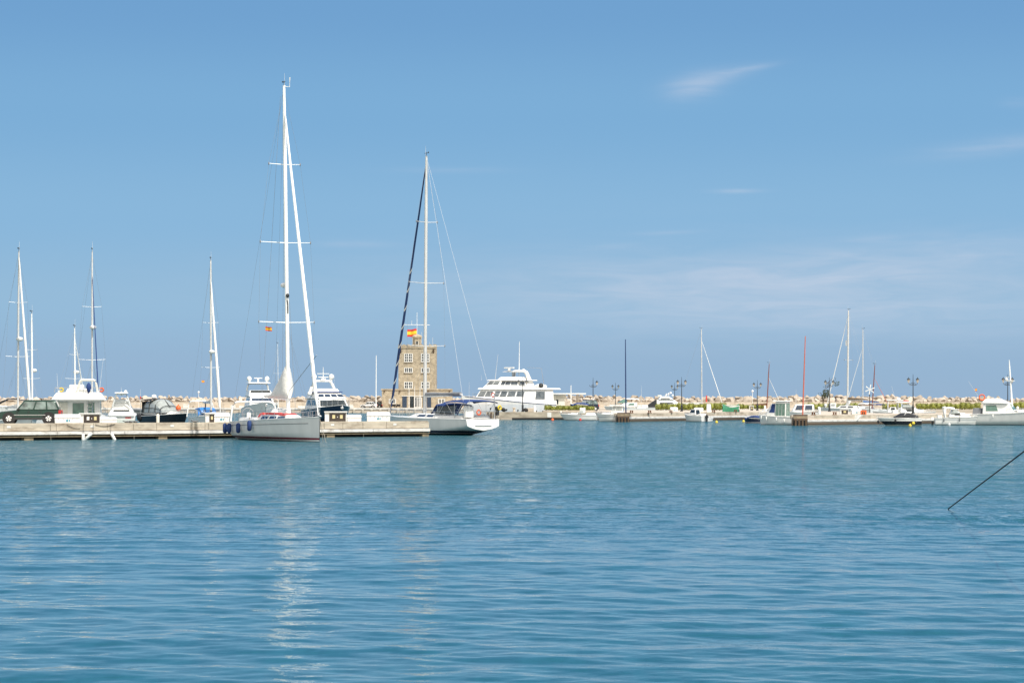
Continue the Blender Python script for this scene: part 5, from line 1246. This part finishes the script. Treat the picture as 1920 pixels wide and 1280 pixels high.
for px, Y, rz in ((944, 371, 0), (986, 374, 30)):
    o = obj('yokohama_fender', MB().ball((0, 0, 0), (.42, .3, .3)), M['rubber']); o.location = (X(px, Y), Y - .5, 1.55 if px < 950 else 1.5); o.rotation_euler = (0, R(20), R(rz)); tag(o, 'black rubber fender by the hull of the big yacht, ' + ('left of the lamp' if px < 950 else 'right of the lamp'), 'fender')
o = obj('bollard', MB().lathe((0, 0, 0), [(.25, 0), (.2, .2), (.18, .45), (.3, .6), (.2, .7)], 12), M['conc']); o.location = (X(964, 373), 373, QZ); tag(o, 'stubby stone bollard left of the lamp before the big yacht', 'bollard')
o = obj('stone_block', MB().box((0, 0, .3), (1.05, .6, .6)), M['conc'], bevel=.05); o.location = (X(994, 375), 375, QZ); tag(o, 'pale stone block on the quay right of the lamp', 'block')
o = obj('quay_sign', MB().box((0, 0, .0), (.62, .05, .72)), M['white2'], bevel=.01); o.location = (X(1030, 368.8), 369.2, .75); tag(o, 'white rectangular board on the quay face under the left hedge', 'board')

# --- right harbour small boats
b = Boat('motorboat', 'low white runabout moored under the leftmost hedge', 'motorboat', 1084, 358, 172, 5.6, 2.1, 1.0, .75, HM['white'], tw=.85, rake=1.2, flare=.5)
b.house('foredeck', .42, .85, 1.3, .88, 1.2, 1.2, .2, .6, wf=.4, side=[(.3, .6, .3, .6)], bevel=.1); b.house('engine_box', .02, .3, 1.5, .75, 1.15, .2, .2, .3, bevel=.08)
b.house('windscreen', .36, .5, 1.4, 1.05, 1.55, .5, .0, .4, m='vinyl', bevel=.02); b.put('console', MB().box((b.x(.38), 0, 1.5), (.8, .6, .8)), 'white', bevel=.04); b.rails(.5, .95, .3, 5, .018)
b = Boat('motorboat', 'navy topped tender lying on the quay behind the left hedge', 'motorboat', 1086, 383, 178, 3.0, 1.5, 1.2, 1.0, HM['navy'], tw=.8, rake=.5, loc=(X(1086, 383), 383, .95 + .3)); b.canopy(.0, .9, 1.4, 1.0, 1.4, 'navy', .1, 'cover', False, .1, .2)
b = Boat('motorboat', 'white wheelhouse fishing boat moored left of the blue pole', 'motorboat', 1149, 339.5, 170, 4.6, 1.9, 1.15, .85, HM['whiteb'], tw=.85, rake=.6, flare=.4)
b.house('wheelhouse', .16, .58, 1.4, 1.0, 2.2, .5, .1, .25, wf=.8, side=[(.08, .62, .45, .9), (.68, .95, .45, .9)], front=[(.08, .92, .45, .9)], back=[(.1, .9, .4, .9)], glass='vinyl', bevel=.04)
b.house('roof', .1, .62, 1.6, 2.2, 2.32, .2, .1, .2, wf=.85, bevel=.04); b.house('foredeck', .55, .88, 1.2, 1.05, 1.3, .5, 0, .5, wf=.4, bevel=.06); b.rails(.45, .95, .35, 5, .018)
b = Boat('motor_yacht', 'white cruiser with green tinted screen behind the blue pole', 'motor yacht', 1171, 462, 185, 8.0, 2.8, 1.9, 1.5, HM['white'], tw=.9, rake=1.3)
b.house('cabin', .2, .7, 2.4, 1.7, 2.6, 1.5, .1, .5, side=[(.2, .55, .4, .85)], glass='glassg', bevel=.1); b.house('windscreen', .45, .68, 2.0, 2.5, 3.2, 1.2, .0, .6, m='glassg', bevel=.05); b.house('hard_top', .15, .5, 2.1, 3.2, 3.4, .4, .2, .3, bevel=.08)
b.rails(.1, .95, .6, 8, .02); b.antenna((b.x(.1), .5, 2.6), 3.2, (0, 0), .03); b.house('cockpit_side', -.05, .22, 2.5, 1.5, 2.1, .1, 0, .2, bevel=.05)
b = Boat('motor_yacht', 'white flybridge boat with black cockpit cover behind the tall hedge', 'motor yacht', 1252, 474, 2, 9.6, 3.1, 2.0, 1.55, HM['white'], tw=.9, rake=1.3)
b.house('cabin', .25, .8, 2.7, 1.8, 3.1, 1.6, .1, .6, side=[(.15, .75, .2, .6)], bevel=.08); b.house('flybridge', .3, .62, 2.5, 3.1, 3.8, 1.0, .4, .4, side=[(.1, .8, .2, .5)], bevel=.1)
b.put('cockpit_cover', MB().loft([[(b.x(.0), -1.3, 1.6), (b.x(.0), 1.3, 1.6), (b.x(.06), 1.2, 1.9), (b.x(.06), -1.2, 1.9)], [(b.x(.26), -1.3, 1.6), (b.x(.26), 1.3, 1.6), (b.x(.26), 1.2, 3.15), (b.x(.26), -1.2, 3.15)]]), 'black')
b.satdome((b.x(.52), .3, 3.9), .22); b.satdome((b.x(.60), -.3, 3.7), .2); b.dome((b.x(.56), 0, 4.3), .25); b.arch(.45, 2.2, 3.6, 4.3, .2, .07, .8, name='radar_arch'); b.antenna((b.x(.75), 0, 3.3), 1.4); b.rails(.5, .95, .6, 6, .02)
b.put('life_raft', MB().box((b.x(.33), .2, 3.9), (.8, .5, .3)), 'cream', bevel=.05)
b = Boat('sailboat', 'sloop behind the hedge with thin mast and long white furled sail', 'sailboat', 1316, 486, 3, 10.4, 3.1, 1.35, 1.15, HM['white'], tw=.8, rake=.8)
b.house('coachroof', .34, .72, 1.8, 1.25, 1.65, .8, .2, .5, wf=.6, side=[(.1, .4, .3, .75), (.5, .85, .3, .75)], bevel=.07)
b.rig(.5, 1.4, Z(617, 486), .12, .1, 'alu', [(Z(690, 486), .9)], (.86, .065, 'mastw'), .93, True, None, 1, (2.3, 3.8, 'canvas', .3, .2)); b.rails(.1, .93, .55, 8)
b = Boat('motorboat', 'small white cuddy boat with black outboard moored at the pier', 'motorboat', 1303, 337.5, 132, 4.0, 1.8, 1.05, .8, HM['white'], tw=.9, rake=.5)
b.house('cuddy', .35, .72, 1.2, .95, 1.75, .4, .1, .3, wf=.7, side=[(.1, .9, .4, .9)], back=[(.15, .85, .1, .9)], glass='glass', bevel=.05); b.outboard(); b.rails(.5, .95, .25, 4, .018); b.put('seat_box', MB().box((b.x(.15), 0, .95), (.5, 1.1, .35)), 'white', bevel=.05)
b = Boat('dinghy', 'tiny white tender right of the black outboard motor', 'dinghy', 1329.5, 338, 60, 2.1, 1.1, .5, .42, HM['white'], tw=.85, rake=.2); b.put('thwart', MB().box((0, 0, .45), (.25, .95, .05)), 'wood')
b = Boat('dinghy', 'boat on the quay covered with a draped green tarpaulin', 'dinghy', 1370, 371, 178, 2.7, 1.3, .8, .65, HM['white'], tw=.85, loc=(X(1370, 371), 371, QZ + .3))
rg = []
for i in range(9):
    u = i / 8; x_ = -1.25 + 2.5 * u; zz = .95 - .42 * math.sin(PI * u) * (.6 if u > .5 else 1)
    rg.append([(x_ - .1, -.85, -.25), (x_, -.75, .35), (x_, -.3, zz), (x_, .3, zz), (x_, .75, .35), (x_ + .1, .85, -.25)])
b.put('tarpaulin', MB().loft(rg, closed=False), 'green'); b.put('trailer_frame', MB().box((0, 0, -.15), (2.2, .9, .1)), 'rust')
b = Boat('inflatable_boat', 'navy covered inflatable tied beside the white cabin boat', 'inflatable boat', 1413, 316, 150, 2.6, 1.4, .75, .6, HM['navy'], tw=.9, rake=.2); b.canopy(.0, .85, 1.35, .6, 1.0, 'navy', .1, 'cover', False, .1, .2)
# white pilot-house boat with sliding doors
b = Boat('motorboat', 'white pilothouse boat with navy screen cover and green tinted doors', 'motorboat', 1456, 294.5, 154, 4.55, 1.95, 1.2, .95, HM['white'], tw=.95, rake=.3, flare=.45, draft=.4)
b.house('wheelhouse', .18, .50, 1.62, 1.0, 2.85, .12, -.02, .12, wf=.96, side=[(.08, .34, .06, .86), (.38, .62, .06, .86), (.66, .92, .06, .86)], back=[(.1, .46, .05, .88), (.54, .9, .05, .88)], glass='glassg', bevel=.06)
b.house('fore_cabin', .50, .80, 1.55, 1.05, 2.62, .85, .0, .35, wf=.7, side=[(.02, .72, .28, .95)], front=[(.06, .94, .1, .92)], glass='navy', bevel=.06)
b.house('roof', .13, .56, 1.8, 2.85, 2.97, .15, .05, .15, bevel=.05); b.rails(.55, .95, .35, 5, .022, 'white'); b.outboard(0, 0, .45, 'white'); b.put('swim_platform', MB().box((b.x(0) - .25, 0, .35), (.5, 1.6, .08)), 'white', bevel=.02)
for i, t_ in enumerate((.9, .72, .42, .2)): b.fender(t_, 1, 'white fender on the pilothouse boat, ' + ('nearest its bow', 'second from its bow', 'third from its bow', 'nearest its stern')[i], 'white', .5, .09, (-.05, -.1, -.1, -.22)[i], 'white fenders of the pilothouse boat')
b = Boat('motorboat', 'white cabin boat with blue windows half hidden behind the pilothouse boat', 'motorboat', 1505, 336, 178, 4.6, 2.0, 1.45, 1.2, HM['white'], tw=.9, rake=.5)
b.house('cabin', .15, .85, 1.7, 1.3, 2.45, .6, .1, .4, wf=.8, side=[(.1, .45, .3, .85), (.52, .9, .3, .85)], glass='glassb', bevel=.1); b.rails(.1, .5, .5, 5, .02); b.antenna((b.x(.7), 0, 2.4), 2.2)
# old wooden masts
def gaff(px, Y, pyt, hd, label, stay):
    b = Boat('sailboat', label, 'sailboat', px, Y, hd, 6.5, 2.1, 1.3, 1.05, HM['white'], tw=.7, rake=.5)
    b.rig(.5, 1.2, Z(pyt, Y), .09, -.5, 'woodr', [], (.72, .042, stay), 1.0, False, None, 1, (2.2, 2.6, 'tan', .3, .2), True); b.house('cuddy', .4, .7, 1.2, 1.15, 1.5, .3, .1, .3, wf=.7, side=[(.2, .8, .3, .7)], bevel=.04)
    return b
gaff(1437.5, 432, 682, 20, 'traditional boat with varnished mast right of the double lamp', 'mastw'); gaff(1635, 425, 684, -10, 'traditional boat with varnished red mast behind the wind generator', 'redpole')
# cluster
b = Boat('sailboat', 'sloop with tall thick mast and brown boom cover in the right cluster', 'sailboat', 1591, 416, 140, 10.5, 3.3, 1.75, 1.5, HM['white'], tw=.8, rake=.8)
b.house('coachroof', .32, .72, 2.0, 1.6, 2.1, .8, .2, .5, wf=.6, side=[(.1, .4, .3, .75), (.5, .85, .3, .75)], bevel=.07)
b.rig(.52, 1.8, Z(582, 416), .17, .2, 'alu', [(Z(675, 416), 1.35)], (.96, .065, 'mastw'), .93, True, None, 1, (3.0, 4.2, 'tan', .55, .35)); b.rails(.1, .93, .55, 8); b.satdome((b.x(.93), .3, 1.8), .25)
b.put('mast_reflector', MB().tube((b.x(.52) + .25, 0, Z(648, 416)), (b.x(.52) + .25, 0, Z(638, 416)), .13, n=8), 'white'); b.canopy(.05, .25, 2.5, 1.8, 2.6, 'white', .1, 'spray_hood', False)
b = Boat('sailboat', 'smaller sloop with light mast just right of the thick masted one', 'sailboat', 1622, 438, 150, 8.5, 2.8, 1.6, 1.35, HM['white'], tw=.8, rake=.8)
b.house('coachroof', .32, .72, 1.8, 1.45, 1.9, .8, .2, .5, wf=.6, side=[(.1, .4, .3, .75)], bevel=.07)
b.rig(.55, 1.6, Z(618, 438), .1, .0, 'alu', [(Z(706, 438), .8)], (.78, .05, 'mastw'), .95, True, None, 1, (2.6, 3.2, 'blue', .3, .25)); b.canopy(.08, .3, 2.2, 1.6, 2.4, 'navy', .1, 'spray_hood', False); b.rails(.1, .93, .5, 6)
t = thing('wind_generator', 'white six bladed wind generator on a post in the right cluster', 'wind generator', (X(1630.5, 408), 408, .9)); hz = Z(730, 408) - .9
obj('post', MB().tube((0, 0, 0), (0, 0, hz), .07, n=6), M['woodd'], t); hub = obj('hub', MB().ball((0, -.15, hz), (.12, .3, .12)), M['white'], t)
for k in range(6):
    a = 2 * PI * k / 6 + .35; pr = Vector((math.cos(a), 0, math.sin(a))); tg = Vector((-math.sin(a), 0, math.cos(a)))
    obj('blade', MB().hexa([Vector((0, -.42, hz)) + pr * .08 - tg * .06, Vector((0, -.42, hz)) + pr * .08 + tg * .06, Vector((0, -.39, hz)) + pr * .08 + tg * .06, Vector((0, -.39, hz)) + pr * .08 - tg * .06],
        [Vector((0, -.42, hz)) + pr * .85 - tg * .07, Vector((0, -.42, hz)) + pr * .85 + tg * .1, Vector((0, -.40, hz)) + pr * .85 + tg * .1, Vector((0, -.40, hz)) + pr * .85 - tg * .07]), M['white'], hub, smooth=False)
b = Boat('motorboat', 'white centre console boat with raked windscreen left of the dark cabinet', 'motorboat', 1558, 420, 176, 4.6, 2.0, 1.8, 1.45, HM['white'], tw=.9, rake=.5); b.house('console', .3, .6, 1.2, 1.5, 2.5, .4, .1, .2, side=[(.2, .8, .5, .9)], glass='vinyl', bevel=.06); b.outboard(0, 0, 1.3); b.put('raked_arch', MB().hexa([(b.x(-.1), -.8, 1.5), (b.x(.05), -.8, 1.5), (b.x(.05), .8, 1.5), (b.x(-.1), .8, 1.5)], [(b.x(-.3), -.7, 3.3), (b.x(-.22), -.7, 3.3), (b.x(-.22), .7, 3.3), (b.x(-.3), .7, 3.3)]), 'white', bevel=.03)
b = Boat('motorboat', 'open white boat with slim hardtop frame left of the red cushion cruiser', 'motorboat', 1668, 352, 174, 5.0, 2.1, 1.45, 1.15, HM['white'], tw=.9, rake=.6)
b.house('console', .3, .55, 1.1, 1.2, 2.0, .3, .1, .2, side=[(.2, .8, .5, .9)], glass='glass', bevel=.06); b.arch(.15, 1.7, 1.2, 3.0, 0, .05, .92, name='hardtop_frame'); b.arch(.55, 1.7, 1.2, 3.0, 0, .05, .92, name='hardtop_frame'); b.house('hardtop', .1, .6, 1.7, 2.98, 3.08, .1, .1, .1, bevel=.03); b.outboard(0, 0, 1.0, 'trim')
b.put('leaning_post', MB().box((b.x(.2), 0, 1.6), (.4, .9, .7)), 'white', bevel=.06)
b = Boat('motor_yacht', 'white cruiser with radar and red cushion under the double lamp', 'motor yacht', 1715, 347, -4, 6.1, 2.4, 1.35, 1.15, HM['white'], tw=.9, rake=1.2, flare=.5)
b.house('cabin', .15, .74, 2.0, 1.2, 2.05, 1.7, .1, .6, wf=.6, side=[(.3, .6, .2, .6)], bevel=.1); b.house('windscreen', .2, .5, 1.8, 2.0, 2.45, .9, .1, .5, m='vinyl', bevel=.03); b.house('hard_top', .05, .42, 1.9, 2.72, 2.85, .3, .1, .2, bevel=.05)
b.put('hardtop_post', MB().tube((b.x(.1), .8, 1.3), (b.x(.1), .8, 2.8), .04, n=5).tube((b.x(.1), -.8, 1.3), (b.x(.1), -.8, 2.8), .04, n=5).tube((b.x(.4), .75, 1.9), (b.x(.34), .8, 2.8), .04, n=5).tube((b.x(.4), -.75, 1.9), (b.x(.34), -.8, 2.8), .04, n=5), 'white')
b.dome((b.x(.12), 0, 2.95), .26); b.put('cushion', MB().box((b.x(.3), 0, 2.92), (.75, .6, .14)), 'red', bevel=.04); b.antenna((b.x(.05), .4, 2.9), 2.2, (-.5, 0), .02); b.rails(.4, .95, .35, 6, .018); b.put('engine_cover', MB().box((b.x(.03), 0, 1.35), (.8, 1.7, .5)), 'white', bevel=.06)
# black speedboat
b = Boat('speedboat', 'black and white speedboat with black cover moored at the nearest pier', 'speedboat', 1684, 281.5, 186, 5.2, 2.1, .95, .86, HM['speed'], tw=.82, rake=1.5, flare=.5, sheer=2.0, draft=.3)
b.canopy(.08, .62, 1.9, .9, 1.52, 'black', .1, 'cockpit_cover', False, .2, .5, True); b.put('windscreen_frame', MB().path([(b.x(.45), -.9, .95), (b.x(.36), -.8, 1.5), (b.x(.36), .8, 1.5), (b.x(.45), .9, .95)], .03, 6), 'white')
b.rails(.7, .96, .2, 4, .015, bow=True, mid=False); b.put('arch', MB().path([(b.x(.16), -.95, .9), (b.x(.04), -.8, 1.9), (b.x(.0), .0, 2.0), (b.x(.04), .8, 1.9), (b.x(.16), .95, .9)], .025, 6), 'steel')
b.fender(.62, 1, 'dark fender on the side of the black speedboat', 'black', .45, .12, -.1); b.fender(.97, 1, 'dark fender at the bow of the black speedboat', 'black', .4, .14, -.25)
# small cruiser, right
b = Boat('motorboat', 'small white cruiser with folded canopy left of the biggest right boat', 'motorboat', 1796, 291, -6, 5.5, 2.1, 1.05, .85, HM['whiteb'], tw=.88, rake=.9, flare=.5)
b.house('cuddy', .3, .82, 1.5, .95, 1.5, 1.1, .1, .5, wf=.6, side=[(.3, .6, .35, .7)], bevel=.1); b.house('windscreen', .34, .56, 1.4, 1.42, 1.85, .5, .1, .4, m='vinyl', bevel=.03)
b.arch(.22, 1.7, .9, 2.15, -.25, .06, .9, name='radar_arch'); b.canopy(.2, .42, 1.6, 1.6, 2.2, 'white', .08, 'folded_canopy', False); b.outboard(0, 0, .5, 'white'); b.rails(.45, .95, .32, 6, .016); b.put('bait_box', MB().box((b.x(.1), 0, 1.0), (.5, 1.3, .4)), 'white', bevel=.05)
for i, t_ in enumerate((.18, .52)): b.fender(t_, -1, 'slim fender on the small right cruiser, ' + ('aft one', 'midship one')[i], 'rib', .42, .07, -.08)
# biggest boat right edge
b = Boat('motor_yacht', 'white cabin cruiser with tall white mast cut off by the right edge', 'motor yacht', 1900, 290, -25, 9.2, 3.0, 1.75, 1.3, HM['white'], tw=.9, rake=1.4, flare=.5)
b.house('cabin', .12, .56, 2.6, 1.35, 2.55, .9, .05, .35, wf=.85, side=[(.12, .50, .3, .88)], front=[(.06, .48, .25, .9), (.52, .94, .25, .9)], glass='glassg', bevel=.1)
b.house('cabin_roof', .09, .47, 2.7, 2.55, 3.22, 1.3, .5, 1.1, bevel=.25); b.house('foredeck', .5, .88, 2.0, 1.5, 1.85, 1.8, 0, .7, wf=.45, side=[(.1, .25, .3, .6)], bevel=.1)
b.put('mast', MB().path([(b.x(.49), 0, 1.7), (b.x(.45), 0, 7.0), (b.x(.445), 0, 7.9)], [.11, .09, .03], 8), 'mastw'); b.put('mast_bracket', MB().box((b.x(.455), 0, 5.35), (1.1, .3, .1)).box((b.x(.43), 0, 5.8), (.7, .1, .07)), 'white'); b.dome((b.x(.41), 0, 5.4), .2)
b.rails(.45, .97, .5, 7, .02); b.house('engine_box', -.02, .1, 2.0, 1.2, 2.05, .1, .1, .1, m='grey', bevel=.05); b.fender(.27, -1, 'short white fender on the rightmost big cruiser', 'white', .5, .09, -.05)
b.put('step', MB().box((b.x(0) - .2, 0, .4), (.5, 2.2, .1)), 'white', bevel=.03)
lifebuoy('orange ring standing on the roof of the rightmost big cruiser', b.world((b.x(.1), -.6, 3.35)), 'y', .33, 'orange')
spanish_flag('tiny striped flag on the thin antenna above the right hedge', (X(1832, 300), 300, Z(733, 300)), .28, .32, R(190), 0)
o = obj('fishing_rod', MB().tube((X(1834, 300), 300, Z(742, 300)), (X(1816, 300), 300, Z(715, 300)), .025, .01, 5), M['wirew']); tag(o, 'thin slanting whip antenna above the right hedge', 'antenna')
# far left dark boats
b = Boat('motorboat', 'black covered boat at the left edge behind the green car', 'motorboat', 18, 520, 178, 7.5, 2.6, 1.8, 1.5, HM['white'], tw=.9); b.canopy(.0, .85, 2.5, 1.6, 3.4, 'black', .2, 'cover', False, .2, .9)
b = Boat('motorboat', 'white open boat half hidden between the green car and the quay', 'motorboat', 0, 480, 5, 6, 2.2, 1.8, 1.5, HM['white'], tw=.9); b.canopy(.1, .8, 2.1, 1.6, 2.0, 'white', .1, 'cover', False)
b = Boat('inflatable_boat', 'grey inflatable afloat behind the antenna of the black cruiser', 'inflatable boat', 266, 455, 180, 5.2, 2.0, 1.3, 1.15, banded('hull_rib', [(-9, (.16, .17, .18)), (.4, (.3, .31, .32))], .6), tw=.9); b.put('tube', MB().path([b.edge(t_, 1) for t_ in (0, .3, .6, .9, 1)] + [b.edge(t_, -1) for t_ in (.9, .6, .3, 0)], .25, 8), 'grey')
b.put('railing', MB().path([b.edge(.1, 1, 1.1), b.edge(.9, 1, 1.1)], .03, 5), 'wirew')
# small things on the far quay
for i, (p0, p1, pt) in enumerate(((344, 353, 757), (433, 441, 759), (449, 459, 760), (559, 572, 760), (655, 662, 758))):
    w = (p1 - p0) * 577 / F; h = Z(pt, 577) - QZ; t = thing('barrier', 'white slatted barrier panel on the far quay', 'barrier', (X((p0 + p1) / 2, 577), 577, QZ), 0, 'white barriers on the far quay')
    fr = MB()
    for k in range(5): fr.box((-w / 2 + w * k / 4, 0, h / 2), (.1, .1, h))
    fr.box((0, 0, h - .05), (w, .12, .1)).box((0, 0, h * .4), (w, .08, .25)); obj('panel', fr, M['white2'], t, smooth=False)
# buoys in the water
def buoy(px, py, m, label, r=.2, z=.08):
    Y = F * H / (py - YH); o = obj('mooring_buoy', MB().ball((0, 0, z), (r, r, r * 1.1)).tube((0, 0, z + r), (0, 0, z + r * 1.5), .04, n=6), M[m]); o.location = (X(px, Y), Y, 0); tag(o, label, 'buoy', 'small mooring buoys')
buoy(1036, 788, 'orange', 'orange buoy afloat left of the low white runabout', .22); buoy(1088, 788.2, 'red', 'red buoy afloat beside the low white runabout', .2)
buoy(1343.5, 792.5, 'yellow', 'pale yellow buoy afloat right of the tiny white tender', .19); buoy(1394, 791, 'yellow', 'pale yellow buoy afloat left of the white pilothouse boat', .19)
buoy(1706.5, 799, 'yellow', 'lower left yellow ball at the stern of the black speedboat', .18); o = obj('mooring_buoy', MB().ball((0, 0, 0), .2), M['yellow']); o.location = (X(1712.5, 279), 279, .32); tag(o, 'upper right yellow ball hanging at the stern of the black speedboat', 'buoy')
buoy(1780, 797, 'white', 'white buoy afloat beside the small right cruiser', .15); buoy(1835.5, 795.5, 'cream', 'cream ball between the two rightmost boats', .27, .3)
# heap of net hanging on the pier
rg = [[(-.9 + .9 * u * .4 + x_ * 1.8 * (1 - u * .65), -.12 - .05 * math.sin(5 * x_ * PI), -u * .75) for x_ in [i / 8 for i in range(9)]] for u in (0, .3, .6, 1)]
o = obj('fishing_net', MB().loft([[(q[0], q[1], q[2]) for q in r_] for r_ in rg], closed=False), M['tan']); o.location = (X(1604, 294.5), 293.9, 1.22); tag(o, 'grey fishing net hanging in a fold over the pier face', 'fishing net'); o.data.materials[0] = M['canvas']
# the slack-free mooring line coming in at the right
A = Vector((X(1775, 65.8), 65.8, -.05)); B_ = Vector((X(1920, 50), 50, Z(846, 50))); E = A + (B_ - A) * 2.4
o = obj('mooring_rope', MB().path([A, (A + E) / 2, E], .016, 6), M['ropeb']); tag(o, 'single taut dark mooring line rising from the open water at right', 'rope')

# ------------------------------------------------------------------ camera
cam = bpy.data.cameras.new('camera'); co = bpy.data.objects.new('camera', cam); COL.objects.link(co)
co.location = (0, 0, H); co.rotation_euler = (R(90), 0, 0); cam.sensor_width = 36; cam.lens = F / 1920 * 36
cam.shift_y = (YH - 640) / 1920; cam.clip_end = 100000; cam.clip_start = .5; scene.camera = co
scene.view_settings.view_transform = 'Standard'; scene.view_settings.look = 'None'; scene.view_settings.exposure = 0
scene.render.film_transparent = False
